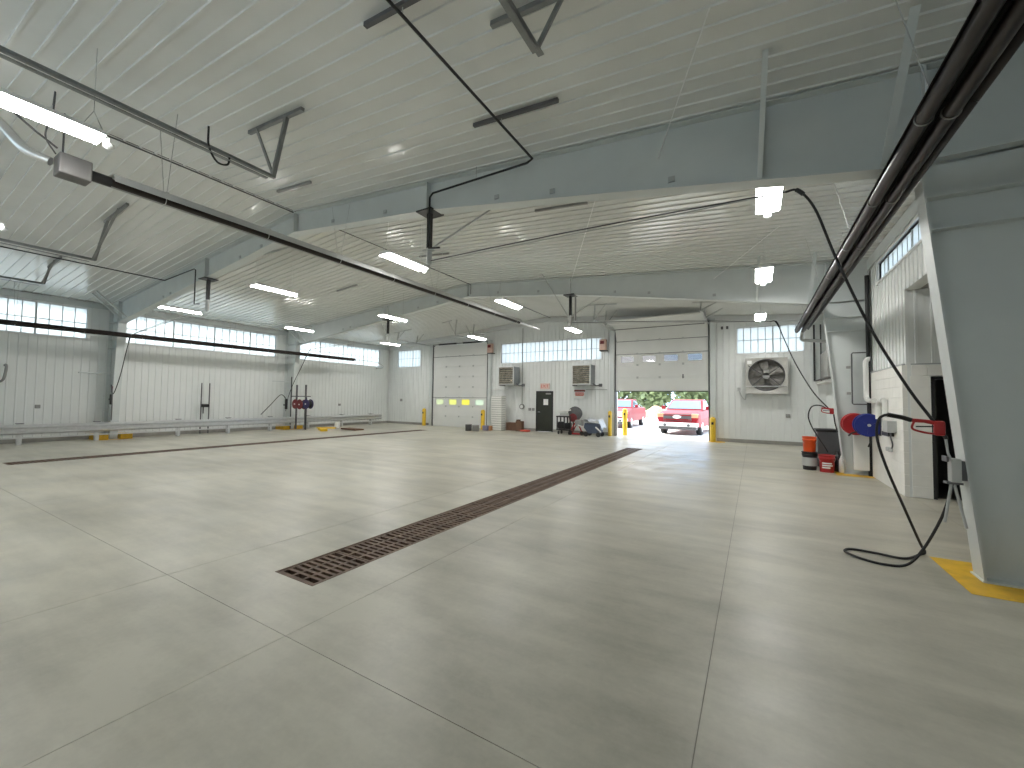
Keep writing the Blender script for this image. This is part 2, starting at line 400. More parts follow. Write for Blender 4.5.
# painted blocks: the face towards the hall and the face towards the camera
bl = MB().bevbox(0, 0.10, 0.0015, 0.3985, 0.0015, 0.190, 0.0025).mesh('block', M_BLOCK)
bh = MB().bevbox(0, 0.10, 0.0015, 0.1985, 0.0015, 0.190, 0.0025).mesh('block', M_BLOCK)
bj = MB().bevbox(0, 0.10, 0.0015, 0.2635, 0.0015, 0.190, 0.0025).mesh('block', M_BLOCK)
BH = 0.1917
for c in range(12):
    y = 9.74; odd = c % 2
    if odd: inst('block', bh, wall_right, (2.255, y, c * BH)); y += 0.2
    while y + 0.4 <= 12.15: inst('block', bl, wall_right, (2.255, y, c * BH)); y += 0.4
    if y + 0.2 <= 12.15: inst('block', bh, wall_right, (2.255, y, c * BH))
for c in range(12):
    x = 2.375; z = c * BH
    while x < 5.2:
        wdt = 0.2 if (c % 2 and x < 2.4) else 0.4
        if c >= 11 or x + wdt < 2.64 or x > 3.52:
            inst('block', bl if wdt > 0.3 else bh, wall_right, (x + wdt, 9.732, z), (0, 0, PI / 2))
        elif x < 2.62:
            inst('block', bj, wall_right, (2.62, 9.732, z), (0, 0, PI / 2))
        x += wdt
MB().bx(2.38, 2.62, 9.78, 9.95, -0.1, 2.3).bx(3.56, 5.4, 9.78, 9.95, -0.1, 2.3).bx(2.62, 3.56, 9.80, 9.95, 2.08, 2.3).build('block_core', M_BLOCK, wall_right)
MB().bx(2.25, 2.30, 9.735, 12.15, 2.302, 2.325).bx(2.37, 5.3, 9.735, 9.755, 2.302, 2.325).build('ledger_strip', M_TRIM, wall_right)
# room behind the doorway; its lack of light is put into near-black walls
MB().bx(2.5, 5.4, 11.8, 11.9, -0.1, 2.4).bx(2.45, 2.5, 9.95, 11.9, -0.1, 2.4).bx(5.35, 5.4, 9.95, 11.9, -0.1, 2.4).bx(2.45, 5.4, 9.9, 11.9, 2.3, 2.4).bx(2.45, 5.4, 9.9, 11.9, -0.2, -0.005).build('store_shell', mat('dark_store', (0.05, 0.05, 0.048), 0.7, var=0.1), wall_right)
d3 = struct('door_3')
MB().bx(2.62, 2.67, 9.74, 9.86, 0, 2.08).bx(3.51, 3.56, 9.74, 9.86, 0, 2.08).bx(2.62, 3.56, 9.74, 9.86, 2.04, 2.09).build('frame', M_BLACK, d3)
MB().bx(2.68, 2.72, 9.87, 10.72, 0.01, 2.03).build('leaf', M_MANDOOR, d3)
for z in (0.35, 1.05, 1.8): MB().cyl((2.675, 9.865, z - 0.06), (2.675, 9.865, z + 0.06), 0.014, 8).build('hinge', M_LGREY, d3)

# bases, eave and corner trims
for nm, a in (('baseboard_left', (XL, XL + 0.035, YF, YB)),):
    o = MB().bx(*a, 0, 0.14).build(nm, M_CURB); o['kind'] = 'structure'
cb = MB()
for a, c in ((XL, G1[0] - 0.3), (G1[1] + 0.3, MD[0]), (MD[1], G2[0] - 0.3), (G2[1] + 0.3, XR)): cb.bx(a, c, YB - 0.035, YB, 0, 0.14)
o = cb.build('baseboard_back', M_CURB); o['kind'] = 'structure'
o = MB().bx(XR - 0.035, XR, 12.2, YB, 0, 0.14).build('baseboard_right', M_CURB); o['kind'] = 'structure'
o = MB().bx(XL + 0.005, XL + 0.05, YF, YB, WZ1 + 0.06, zc(XL) - 0.03).build('trim_1', M_STEEL); o['kind'] = 'structure'
o = MB().bx(XR - 0.05, XR - 0.005, YF, YB, 4.66, zc(XR) - 0.03).build('trim_2', M_STEEL); o['kind'] = 'structure'
e = MB()
for s in (-1, 1):
    xa, xb = (XL + 0.05, XRG) if s < 0 else (XRG, XR - 0.05)
    e.prism([(xa, zc(xa) - 0.25), (xb, zc(xb) - 0.25), (xb, zc(xb) - 0.235), (xa, zc(xa) - 0.235)], 'y', YB - 0.16, YB - 0.022)
    e.prism([(xa, zc(xa) - 0.25), (xb, zc(xb) - 0.25), (xb, zc(xb) - 0.03), (xa, zc(xa) - 0.03)], 'y', YB - 0.035, YB - 0.022)
o = e.build('trim_3', M_WHITE); o['kind'] = 'structure'

# windows: two rows of translucent panes between slim bars
def window(name, side, u0, u1, z0, z1, n, rows, label):
    root = struct(name, label=label, cat='window')
    def B(b, a, c, d0, d1, s0, s1):     # d = depth from liner plane outwards
        if side == 'left': b.bx(XL - d1, XL - d0, a, c, s0, s1)
        elif side == 'right': b.bx(XR + d0, XR + d1, a, c, s0, s1)
        else: b.bx(a, c, YB + d0, YB + d1, s0, s1)
    f = MB(); t = 0.05
    for a, c, s0, s1 in ((u0 - t, u0, z0 - t, z1 + t), (u1, u1 + t, z0 - t, z1 + t), (u0, u1, z0 - t, z0), (u0, u1, z1, z1 + t)): B(f, a, c, -0.03, 0.1, s0, s1)
    f.build('frame', M_WHITE, root)
    pw = (u1 - u0) / n; ph = (z1 - z0) / rows
    g = MB()
    for k in range(1, n):
        tt = 0.022 if k % 5 == 0 else 0.011
        B(g, u0 + k * pw - tt, u0 + k * pw + tt, 0.042 if k % 5 else 0.03, 0.066, z0, z1)
    for r_ in range(1, rows): B(g, u0, u1, 0.042, 0.066, z0 + r_ * ph - 0.012, z0 + r_ * ph + 0.012)
    g.build('glazing_bar', M_TRIM, root)
    p = MB(); B(p, 0.004, pw - 0.004, 0.05, 0.06, 0.004, ph - 0.004); me = None
    for k in range(n):
        for r_ in range(rows):
            if me is None:
                off = Vector((XL if side == 'left' else XR if side == 'right' else 0, YB if side == 'back' else 0, 0))
                p.v = [tuple(Vector(q) - off) for q in p.v]; me = p.mesh('pane', M_PANE)
            a = u0 + k * pw; s = z0 + r_ * ph
            inst('pane', me, root, {'left': (XL, a, s), 'right': (XR, a, s), 'back': (a, YB, s)}[side])
for i, (a, b) in enumerate(LWIN): window('window_%d' % (i + 1), 'left', a, b, WZ0, WZ1, 19, 2, ['translucent ribbon window high on the side wall before the nearer steel frame', 'translucent ribbon window high on the side wall between the two steel frames', 'translucent ribbon window high on the side wall beside the far corner'][i])
for i, (a, b) in enumerate(BW): window('window_%d' % (i + 4), 'back', a, b, WZ0, WZ1 - 0.02, (8, 22, 9)[i], 2, ['small translucent window on the far wall beside the closed overhead door', 'long translucent window on the far wall between the overhead doors', 'translucent window on the far wall above the square exhaust fan'][i])
window('window_7', 'right', RWIN[0], RWIN[1], 4.21, 4.60, 17, 1, 'narrow strip window above the painted block alcove')

# ---------------------------------------------------------------- overhead doors
YD = YB - 0.09
def sect(par, x0, x1, z0, z1, y0=YD):
    return MB().bevbox(x0 - 0.05, x1 + 0.05, y0, y0 + 0.05, z0 + 0.001, z1 - (0.016 if round(z1, 2) in (4.1, 1.7, 3.76) else 0.002), 0.008).bx(x0 - 0.05, x1 + 0.05, y0 + 0.052, y0 + 0.056, z0 - 0.03, z1 - 0.005).build('section', M_DOORW, par)
def hinge_row(par, x0, x1, z, y=YD):
    for t in (0.25, 0.5, 0.75):
        x = x0 + (x1 - x0) * t; MB().bx(x - 0.045, x + 0.045, y - 0.02, y, z - 0.045, z + 0.045).build('hinge', M_LGREY, par)
def winsect(par, x0, x1, z0, z1, wz0, wz1, y0=YD, panes=None):
    b = MB(); wn = []
    for t in (0.13, 0.38, 0.62, 0.87): c = x0 + (x1 - x0) * t; wn.append((c - 0.28, c + 0.28))
    b.bx(x0 - 0.05, x1 + 0.05, y0, y0 + 0.05, z0 + 0.003, wz0); b.bx(x0 - 0.05, x1 + 0.05, y0, y0 + 0.05, wz1, z1 - 0.018); b.bx(x0 - 0.05, x1 + 0.05, y0 + 0.052, y0 + 0.056, z0 - 0.03, z0 + 0.03)
    ed = [x0 - 0.05] + [q for p in wn for q in p] + [x1 + 0.05]
    for i in range(0, len(ed), 2): b.bx(ed[i], ed[i + 1], y0, y0 + 0.05, wz0, wz1)
    s = b.build('window_section', M_DOORW, par)
    for k, (a, c) in enumerate(wn): MB().bx(a, c, y0 + 0.02, y0 + 0.03, wz0, wz1).build('pane', panes[k] if panes else M_GLASS, s)
def jambs(par, g, ztop):
    for x, s in ((g[0], -1), (g[1], 1)):
        MB().bx(min(x, x + s * 0.03), max(x, x + s * 0.03), YB - 0.15, YB + 0.1, 0, ztop).build('track', M_DKTRIM, par)
        MB().bx(min(x + s * 0.06, x + s * 0.26), max(x + s * 0.06, x + s * 0.26), YB - 0.16, YB - 0.145, 0, ztop + 0.1).bx(min(x + s * 0.06, x + s * 0.26), max(x + s * 0.06, x + s * 0.26), YB - 0.03, YB - 0.021, 0, ztop + 0.1).bx(x + s * 0.16 - 0.008, x + s * 0.16 + 0.008, YB - 0.145, YB - 0.03, 0, ztop + 0.1).build('jamb_post', M_STEEL, par)
    MB().cyl((g[0] - 0.2, YB - 0.12, ztop + 0.04), (g[1] + 0.2, YB - 0.12, ztop + 0.04), 0.02, 10).cyl((g[0] + 0.4, YB - 0.12, ztop + 0.04), (g[0] + 1.7, YB - 0.12, ztop + 0.04), 0.045, 12).cyl((g[1] - 1.7, YB - 0.12, ztop + 0.04), (g[1] - 0.4, YB - 0.12, ztop + 0.04), 0.045, 12).build('torsion_spring', M_BLACK, par)
def vhang(b, x, y, z, dx):
    b.angle((x, y, z), (x + dx, y + 0.08, zc(x + dx) - 0.04), 0.045); b.angle((x, y, z), (x + 0.02, y + 0.1, zc(x) - 0.04), 0.045)
d1 = struct('door_1', (-14.67, YB, 0), 'closed white sectional overhead door with four small panes', 'overhead door')
zz = [0, 0.6, 1.18, 1.70, 2.30, 2.90, 3.50, 4.10, 4.75]
for i in range(8):
    if i == 2: winsect(d1, G1[0] + 0.02, G1[1] - 0.02, zz[i], zz[i + 1], 1.28, 1.58, panes=[translucent('pane_tint_%d' % k, c) for k, c in enumerate(((0.62, 0.66, 0.46), (0.68, 0.68, 0.26), (0.72, 0.66, 0.03), (0.60, 0.66, 0.54)))])
    else: sect(d1, G1[0] + 0.02, G1[1] - 0.02, zz[i], zz[i + 1])
    if 0 < i: hinge_row(d1, G1[0], G1[1], zz[i])
jambs(d1, G1, 4.80)
d2 = struct('door_2', (-3.58, YB, 0), 'white sectional overhead door rolled half up over the parked trucks', 'overhead door')
gx0, gx1 = G2[0] + 0.02, G2[1] - 0.02
sect(d2, gx0, gx1, 2.08, 2.68); sect(d2, gx0, gx1, 2.68, 3.25); winsect(d2, gx0, gx1, 3.25, 3.76, 3.38, 3.66); sect(d2, gx0, gx1, 3.76, 4.36)
for z in (2.68, 3.25, 3.76, 4.36): hinge_row(d2, gx0, gx1, z)
MB().bx(gx0, gx1, YD, YD + 0.05, 2.045, 2.08).build('bottom_seal', M_BLACK, d2)
MB().bx(gx1 - 0.99, gx1 - 0.95, YD - 0.03, YD, 2.62, 2.80).build('handle', M_DGREY, d2)
def tilt(y0, z0, y1, z1):
    v = Vector((0, y1 - y0, z1 - z0)).normalized(); nn = Vector((0, v.z, -v.y)) * 0.05
    b = MB(); q = [(y0, z0), (y1, z1), (y1 + nn.y, z1 + nn.z), (y0 + nn.y, z0 + nn.z)]; b.prism(q, 'x', gx0, gx1); b.build('section', M_DOORW, d2)
tilt(YD, 4.36, YB - 0.30, 4.90); tilt(YB - 0.30, 4.90, YB - 0.78, 4.99)
tilt(YB - 0.79, 4.99, YB - 1.38, 4.99); tilt(YB - 1.39, 4.99, YB - 1.98, 4.99)
jambs(d2, G2, 4.98)
def dark_joint(par, x0, x1, z, y=YD): MB().bx(x0, x1, y - 0.003, y + 0.02, z - 0.022, z + 0.002).build('joint_strip', M_DKTRIM, par)  # dark strip along the joint between two door sections
for z in (1.70, 4.10): dark_joint(d1, G1[0], G1[1], z)
for z in (3.76, 4.36): dark_joint(d2, gx0, gx1, z)
dark_joint(d2, gx0, gx1 - 0.1, 4.895, YB - 0.335)
# tracks that run back under the ceiling from the far doors
for g, par, zt in ((G1, d1, 4.74), (G2, d2, 4.86)):
    for x, dx in ((g[0] - 0.03, 0.5), (g[1] + 0.03, -0.5 if par is d1 else 0.6)):
        b = MB(); b.angle((x, YB - 0.1, zt), (x, YB - 3.1, zt), 0.05); b.build('ceiling_track', M_GALV, par)
        b = MB(); vhang(b, x, YB - 3.05, zt, dx); vhang(b, x, YB - 1.6, zt, dx)
        b.bar((x - 0.3, YB - 2.95, zc(x) - 0.06), (x + 0.9 * (1 if dx > 0 else -1), YB - 2.95, zc(x + 0.9 * (1 if dx > 0 else -1)) - 0.06), 0.04, 0.04)
        b.build('track_hanger', M_LGREY, par)
# the small dark door between them
dm = struct('door_4', (-9.24, YB, 0), 'dark personnel door with a white paper taped to it', 'door')
MB().bx(-9.72, -9.67, YB - 0.03, YB + 0.1, 0, 2.06).bx(-8.81, -8.76, YB - 0.03, YB + 0.1, 0, 2.06).bx(-9.72, -8.76, YB - 0.03, YB + 0.1, 2.01, 2.07).build('frame', M_BLACK, dm)
MB().bx(-9.67, -8.81, YB, YB + 0.05, 0.01, 2.01).build('leaf', M_MANDOOR, dm)
lf = bpy.data.objects[[q.name for q in dm.children if q.name.startswith('leaf')][0]]
MB().bx(-9.30, -9.04, YB - 0.012, YB - 0.001, 1.36, 1.66).build('paper_notice', M_PAPER, lf)
MB().cyl((-9.58, YB, 1.0), (-9.58, YB - 0.06, 1.0), 0.015, 8).bx(-9.59, -9.46, YB - 0.07, YB - 0.05, 0.985, 1.015).build('handle', M_CHROME, lf)
MB().bx(-9.15, -8.88, YB - 0.07, YB, 1.90, 1.97).build('door_closer', M_MGREY, dm)

# ---------------------------------------------------------------- steel frames
BOT = [(-19.62, 4.22), (-14.2, 4.83), (XRG, 5.40), (-5.05, 5.0), (-1.8, 4.5), (0.45, 4.13), (1.42, 3.98)]
def bot(x):
    for (a, za), (b, zb) in zip(BOT[:-1], BOT[1:]):
        if a <= x <= b: return za + (zb - za) * (x - a) / (b - a)
def portal(yc, label):
    root = thing('steel_frame', label, 'steel frame', (XRG, yc, 0), 'steel frames across the hall')
    fw, t = 0.11, 0.008; zt = lambda x: zc(x) - 0.03
    MB().prism(BOT + [(XR - 0.03, 3.98), (XR - 0.03, zt(XR)), (XRG, zt(XRG)), (XL + 0.05, zt(XL + 0.05)), (XL + 0.05, 4.22)], 'y', yc - t, yc + t).build('rafter_web', M_STEEL, root)
    b = MB()
    for (a, za), (c, zb) in zip(BOT[:-1], BOT[1:]): b.prism([(a, za - 0.015), (c, zb - 0.015), (c, zb), (a, za)], 'y', yc - fw, yc + fw)
    b.build('bottom_flange', M_STEEL, root)
    b = MB()
    for xa, xb in ((XL + 0.05, XRG), (XRG, XR - 0.03)): b.prism([(xa, zt(xa) - 0.012), (xb, zt(xb) - 0.012), (xb, zt(xb) + 0.004), (xa, zt(xa) + 0.004)], 'y', yc - fw, yc + fw)
    b.build('top_flange', M_STEEL, root)
    for xo, xt, xb_, zk in ((XR - 0.025, 1.44, 1.80, 3.985), (XL + 0.025, -19.64, -19.95, 4.225)):
        s = 1 if xo > 0 else -1
        MB().prism([(xt, zk), (xb_, 0.015), (xo, 0.015), (xo, zk + 0.02)], 'y', yc - t, yc + t).build('column_web', M_STEEL, root)
        MB().prism([(xt, zk), (xb_, 0.015), (xb_ - 0.016 * s, 0.015), (xt - 0.016 * s, zk)], 'y', yc - fw, yc + fw).build('column_flange', M_STEEL, root)
        MB().bx(min(xo, xo - 0.015 * s), max(xo, xo - 0.015 * s), yc - fw, yc + fw, 0.015, zt(xo)).build('column_flange', M_STEEL, root)
        MB().bx(min(xb_ - 0.03 * s, xo), max(xb_ - 0.03 * s, xo), yc - fw - 0.02, yc + fw + 0.02, 0.003, 0.018).build('base_plate', M_STEEL, root)
        for z in (3.63, 3.31):
            xi = xt + (xb_ - xt) * (zk - z) / zk
            MB().bx(min(xi, xo), max(xi, xo), yc - fw, yc + fw, z - 0.007, z + 0.007).build('stiffener', M_STEEL, root)
        MB().bx(min(xt, xo), max(xt, xo), yc - fw, yc + fw, zk + 0.02, zk + 0.045).build('knee_plate', M_STEEL, root)
        MB().bx(xt + 0.05 * s - 0.008, xt + 0.05 * s + 0.008, yc - fw, yc + fw, zk, zt(xt)).build('stiffener', M_STEEL, root)
    for x in (-13.3, XRG, -5.05, 0.10):
        MB().bx(x - 0.01, x + 0.01, yc - fw, yc + fw, bot(x), zt(x)).build('stiffener', M_STEEL, root)
    for x in (-18.9, -19.3, 1.2, 0.1, -17.0, -11.0, -1.1, -7.0):
        for sy in (-1, 1):
            if x in (-17.0, -11.0, -1.1, -7.0) and sy < 0: continue
            MB().angle((x, yc + sy * fw, bot(x) + 0.01), (x + 0.05, yc + sy * 0.92, zc(x) - 0.03), 0.07 if x > 0.5 else 0.05).build('flange_brace', M_STEEL, root)
    for x in (-16.2, -15.7, -11.6, -10.6, -7.8, -6.2, -3.6, -2.6, -0.9):
        MB().bx(x - 0.04, x + 0.04, yc - 0.03, yc - t, bot(x) + 0.10, bot(x) + 0.17).build('clip', M_TRIM, root)
    for s in (-1, 1): MB().bevbox(-20.5, -19.8, yc + s * 0.33 - 0.17, yc + s * 0.33 + 0.17, 0.003, 0.20, 0.02).build('painted_plinth', M_FYEL, root, label='low yellow painted block beside the side-wall column foot')
    for z in (3.72, 2.36):     # stub arms reaching from the column by the guardrail
        MB().tube([(-20.1, yc - 0.1, z), (-20.05, yc - 0.95, z)], 0.022, 8).build('hook_arm', M_STEEL, root)
    return root
portal(Y1, 'pale grey steel frame whose big tapered column stands beside the floor hose loop')
portal(Y2, 'pale grey steel frame behind, its column carrying the red and blue reels')
for (p, q) in (((-0.31, 3.92, 5.12), (-1.05, Y1 - 0.12, 4.75)), ((-2.36, 6.9, 5.29), (-5.0, Y2 - 0.12, 5.35)), ((0.46, 9.45, 5.06), (-0.9, Y2 - 0.12, 4.9))):
    o = MB().cyl(p, q, 0.008, 6).build('sag_rod', M_WHITE)
    tag(o, 'thin white tie rod slanting from the liner to %s' % ('the nearer steel frame' if p[1] < 5 else 'the farther frame, nearer the ridge' if p[0] < -1 else 'the farther frame, nearer the double-tube heater'), 'tie rod')
M_TRACK = mat('dark_galv', (0.26, 0.27, 0.27), 0.5, 0.5, var=0.15, vscale=6)  # galvanized steel in a darker grey for the near door tracks
# ---------------------------------------------------------------- trench drains
def drain(d, label):
    x0, x1, y0, y1 = d
    root = thing('trench_drain', label, 'drain', ((x0 + x1) / 2, y0, 0))
    b = MB(); f = 0.022
    b.bx(x0 + 0.002, x0 + f, y0 + 0.002, y1 - 0.002, -0.06, 0.001).bx(x1 - f, x1 - 0.002, y0 + 0.002, y1 - 0.002, -0.06, 0.001)
    b.bx(x0 + f, x1 - f, y0 + 0.002, y0 + f, -0.06, 0.001).bx(x0 + f, x1 - f, y1 - f, y1 - 0.002, -0.06, 0.001)
    b.build('frame', M_GRATE, root)
    n = round((y1 - y0 - 2 * f) / 0.61); L = (y1 - y0 - 2 * f) / n; W = x1 - x0 - 2 * f
    g = MB(); z0, z1 = -0.045, -0.004; m = 0.028
    g.bx(0.002, W - 0.002, 0.003, m, z0, z1).bx(0.002, W - 0.002, L - m, L - 0.003, z0, z1)
    cols = [0.002, m, (W - 2 * m) / 3 + m, (W - 2 * m) * 2 / 3 + m, W - m, W - 0.002]
    g.bx(cols[0], cols[1], m, L - m, z0, z1).bx(cols[4], cols[5], m, L - m, z0, z1)
    for c in cols[2:4]: g.bx(c - 0.016, c + 0.016, m, L - m, z0, z1)
    k = 8; p = (L - 2 * m) / k
    for i in range(1, k):
        for a, c in ((cols[1], cols[2] - 0.016), (cols[2] + 0.016, cols[3] - 0.016), (cols[3] + 0.016, cols[4])):
            g.bx(a, c, m + i * p - 0.017, m + i * p + 0.017, z0, z1)
    me = g.mesh('grate', M_GRATE)
    for i in range(n): inst('grate', me, root, (x0 + f, y0 + f + i * L, 0))
    # dark trench lining
    MB().bx(x0 + 0.003, x0 + 0.02, y0 + 0.003, y1 - 0.003, -0.29, -0.06).bx(x1 - 0.02, x1 - 0.003, y0 + 0.003, y1 - 0.003, -0.29, -0.06).bx(x0 + 0.003, x1 - 0.003, y0 + 0.003, y1 - 0.003, -0.298, -0.285).build('trough', M_GAP, root)
drain(D1, 'brown cast iron trench drain running towards the open overhead door')
drain(D2, 'thin brown trench drain in front of the steel guardrail')

# ---------------------------------------------------------------- lamps
def add_at(b, name, m, root, **kw):
    o = b.build(name, m); o.parent = root
    for k, q in kw.items(): o[k] = q
    return o
HOUS = LENS = SENS = None
def lamp(x, y, z, label):
    global HOUS, LENS, SENS
    root = thing('strip_light', label, 'ceiling lamp', (x, y, z), 'hanging strip lights')
    w_, L = 0.16, 0.58
    if HOUS is None:
        HOUS = MB().prism([(-w_, 0.002), (w_, 0.002), (w_ - 0.05, 0.07), (-w_ + 0.05, 0.07)], 'y', -L, L).mesh('housing', M_WHITE)
        pr = [(-w_, 0.0), (-w_ + 0.03, -0.022), (w_ - 0.03, -0.022), (w_, 0.0)]
        LENS = MB().prism(pr, 'y', -L + 0.01, L - 0.01).mesh('lens', M_LENS)
        SENS = MB().bx(-0.025, 0.025, L, L + 0.06, -0.01, 0.05).lathe([(0, 0.02), (0.05, 0.015), (0.055, -0.02), (0.03, -0.05), (0, -0.055)], (0, L + 0.06, -0.03), 'z', 12).mesh('sensor', M_WHITE)
    for nm, me in (('housing', HOUS), ('lens', LENS), ('sensor', SENS)):
        o = bpy.data.objects.new(nm, me); COL.objects.link(o); o.parent = root
    b = MB(); zz = zc(x) - z - 0.02
    for s in (-1, 1):
        b.cyl((0, s * 0.5, zz), (0, s * 0.5, 0.3), 0.004, 6); b.cyl((0, s * 0.5, 0.3), (0, s * 0.4, 0.07), 0.004, 6); b.cyl((0, s * 0.5, 0.3), (0, s * 0.6, 0.07), 0.004, 6)
    add_at(b, 'hanger_wire', M_LGREY, root)
rows = {'right': (0.21, [(6.9, 'glowing strip light nearest the camera in the row by the long dark heater'), (10.6, 'glowing strip light second in the row over the walkway beside the exhaust fan bay'), (16.67, 'glowing strip light farthest in the row, hanging before the exhaust fan window')]),
        'mid': (-6.60, [(1.03, 'large glowing strip light hanging above the heater burner box'), (6.49, 'glowing strip light between the near frame and the hose boom post'), (10.95, 'glowing strip light near the ridge just before the farther frame'), (16.26, 'glowing strip light hanging in front of the long far window')]),
        'left': (-11.6, [(0.98, 'strip light whose tip just shows at the frame edge above the door tracks'), (6.47, 'glowing strip light under the long black-bellied heater, beyond the near frame'), (10.88, 'glowing strip light over the farther frame in the row before the closed overhead door'), (16.29, 'glowing strip light directly in front of the closed overhead door')]),
        'far': (-17.3, [(6.41, 'glowing strip light in the side wall row beside the near steel column'), (10.81, 'glowing strip light in the side wall row just before the second column'), (16.07, 'glowing strip light in the side wall row nearest the far corner')])}
for k, (x, l) in rows.items():
    for y, lab in l: lamp(x, y, 4.43 if y == 10.6 else 4.6, lab)

# ---------------------------------------------------------------- radiant tube heaters
def heater(tubes, hood, y0, y1, z, label, hood_mat, burner=False):
    xm = (hood[0] + hood[1]) / 2
    root = thing('tube_heater', label, 'tube heater', (xm, y0, z), 'radiant tube heaters')
    for x in tubes:
        MB().cyl((x, y0, z), (x, y1, z), 0.052, 14).build('tube', M_TUBE, root)
    if len(tubes) == 2:
        MB().tube(spline([(tubes[0], y0, z), (tubes[0], y0 - 0.2, z), (xm, y0 - 0.3, z), (tubes[1], y0 - 0.2, z), (tubes[1], y0, z)], 5), 0.05, 12).build('return_bend', M_TUBE, root)
    a, c = hood; h = 0.10; z0 = z + (0.02 if len(tubes) == 2 else -0.02); k = (c - a) * 0.22
    pr = [(a, z0), (a + k, z + h), (c - k, z + h), (c, z0), (c - 0.006, z0), (c - k - 0.004, z + h - 0.006), (a + k + 0.004, z + h - 0.006), (a + 0.006, z0)]
    n = 4; L = (y1 - y0) / n
    for i in range(n): MB().prism(pr, 'y', y0 + i * L + 0.004, y0 + (i + 1) * L - 0.004).build('reflector', hood_mat, root)
    y = y0 + 0.6; i = 0
    while y < y1:
        b = MB().bx(a + k, c - k, y - 0.02, y + 0.02, z + h, z + h + 0.012)
        for x in tubes: b.torus((x, y, z), 0.056, 0.006, 'y', 14, 5)
        b.build('clamp', M_LGREY if len(tubes) < 2 else M_MGREY, root)
        if i % 2 == 0:
            for s in (-1, 1): MB().cyl((xm + s * 0.05, y, z + h), (xm + s * 0.3, y, zc(xm) - 0.03), 0.005, 6).build('hanger_chain', M_LGREY, root)
        y += 1.5; i += 1
    return root
h1 = heater((1.13, 1.28), (1.06, 1.42), 0.6, 15.0, 3.78, 'long dark double-tube heater overhead beside the tapered column', M_TUBE)
MB().tube(spline([(1.28, 15.0, 3.78), (1.28, 15.3, 3.74), (1.28, 15.45, 3.6)], 5), 0.045, 10).tube([(1.28, 15.45, 3.6), (1.32, 15.6, 3.58), (1.95, 15.6, 3.5)], 0.05, 10).build('vent_elbow', M_LGREY, h1)
h2 = heater((-7.55,), (-7.70, -7.40), 1.95, 13.3, 4.50, 'long single-tube heater hung below the ridge with grey burner box', M_LGREY)
MB().cyl((-7.55, 13.3, 4.5), (-7.55, 14.9, 4.5), 0.05, 12).build('flue_pipe', M_ALU, h2)
MB().bevbox(-7.68, -7.42, 1.44, 1.74, 4.37, 4.63, 0.015).build('burner_box', mat('burner_grey', (0.15, 0.145, 0.14), 0.5, var=0.08), h2)
MB().cyl((-7.55, 1.74, 4.5), (-7.55, 1.95, 4.5), 0.07, 12).build('coupling', M_BLACK, h2)
MB().tube(spline([(-7.6, 1.40, 4.52), (-7.72, 1.2, 4.62), (-7.9, 0.95, 4.95), (-8.3, 0.6, 5.1), (-9.0, 0.0, 5.1)], 6), 0.055, 12).build('intake_duct', M_ALU, h2)
MB().tube(spline([(-7.5, 1.42, 4.6), (-7.35, 1.30, 4.72), (-7.3, 1.34, 5.0), (-7.35, 1.36, 5.3), (-7.4, 1.36, 5.15)], 6), 0.009, 8).tube(spline([(-7.45, 1.42, 4.66), (-7.3, 1.15, 4.75), (-7.45, 0.98, 4.98), (-7.6, 1.1, 5.1)], 6), 0.012, 8).tube([(-7.6, 1.5, 4.6), (-7.6, 1.5, 5.2)], 0.010, 8).build('gas_pipe', M_DGREY, h2)
h3 = heater((-19.2,), (-19.38, -19.02), -0.6, 15.2, 3.69, 'dark tube heater crossing in front of the side wall windows', M_TUBE)
MB().tube(spline([(-19.2, 15.2, 3.72), (-19.2, 16.0, 3.74), (-19.22, 16.9, 3.70), (-19.5, 17.6, 3.52), (-20.1, 17.9, 3.48)], 6), 0.022, 8).tube([(-19.9, 17.85, 3.48), (-20.5, 17.95, 3.48)], 0.05, 10).build('flue_pipe', M_LGREY, h3)

# ---------------------------------------------------------------- overhead door tracks over the camera side (doors behind the camera)
for x, top, lab in ((-5.68, (-6.40, -5.60), 'galvanized door track ending in a V hanger under the ridge, with a black hook'),
                    (-1.60, (-1.98, -1.36), 'galvanized door track end and V hanger at the top of the view'),
                    (-12.76, (-12.52, -11.74), 'galvanized door track with V hanger above the side wall lamps'),
                    (-16.80, (-16.9, -16.3), 'short visible galvanized door track nearest the side wall windows')):
    root = thing('door_track', lab, 'door track', (x, -1.1, 4.6), 'rear door tracks')
    MB().angle((x, -1.1, 4.6), (x, 3.1, 4.6), 0.055, 0.008).bx(x - 0.004, x + 0.05, -1.1, 3.0, 4.55, 4.56).build('track', M_TRACK, root)
    for tx in top: MB().angle((x, 3.08, 4.62), (tx, 3.20, zc(tx) - 0.06), 0.045, 0.007).build('hanger_leg', M_TRACK, root)
    a, c = min(top) - 0.2, max(top) + 0.35
    MB().bar((a, 3.22, zc(a) - 0.055), (c, 3.22, zc(c) - 0.055), 0.05, 0.05).build('strut', M_TRACK, root)
    if x == -5.68: MB().tube(spline([(x + 0.02, 2.30, 4.86), (x + 0.02, 2.31, 4.62), (x + 0.03, 2.40, 4.47), (x + 0.02, 2.52, 4.50), (x + 0.02, 2.54, 4.62)], 5), 0.012, 8).build('hook', M_BLACK, root)
o = MB().torus((-1.93, 2.35, 4.86), 0.055, 0.016, 'x', 16, 8).build('cable_loop', M_BLACK); tag(o, 'small black loop of cable hanging at the top beside the door track end', 'cable')

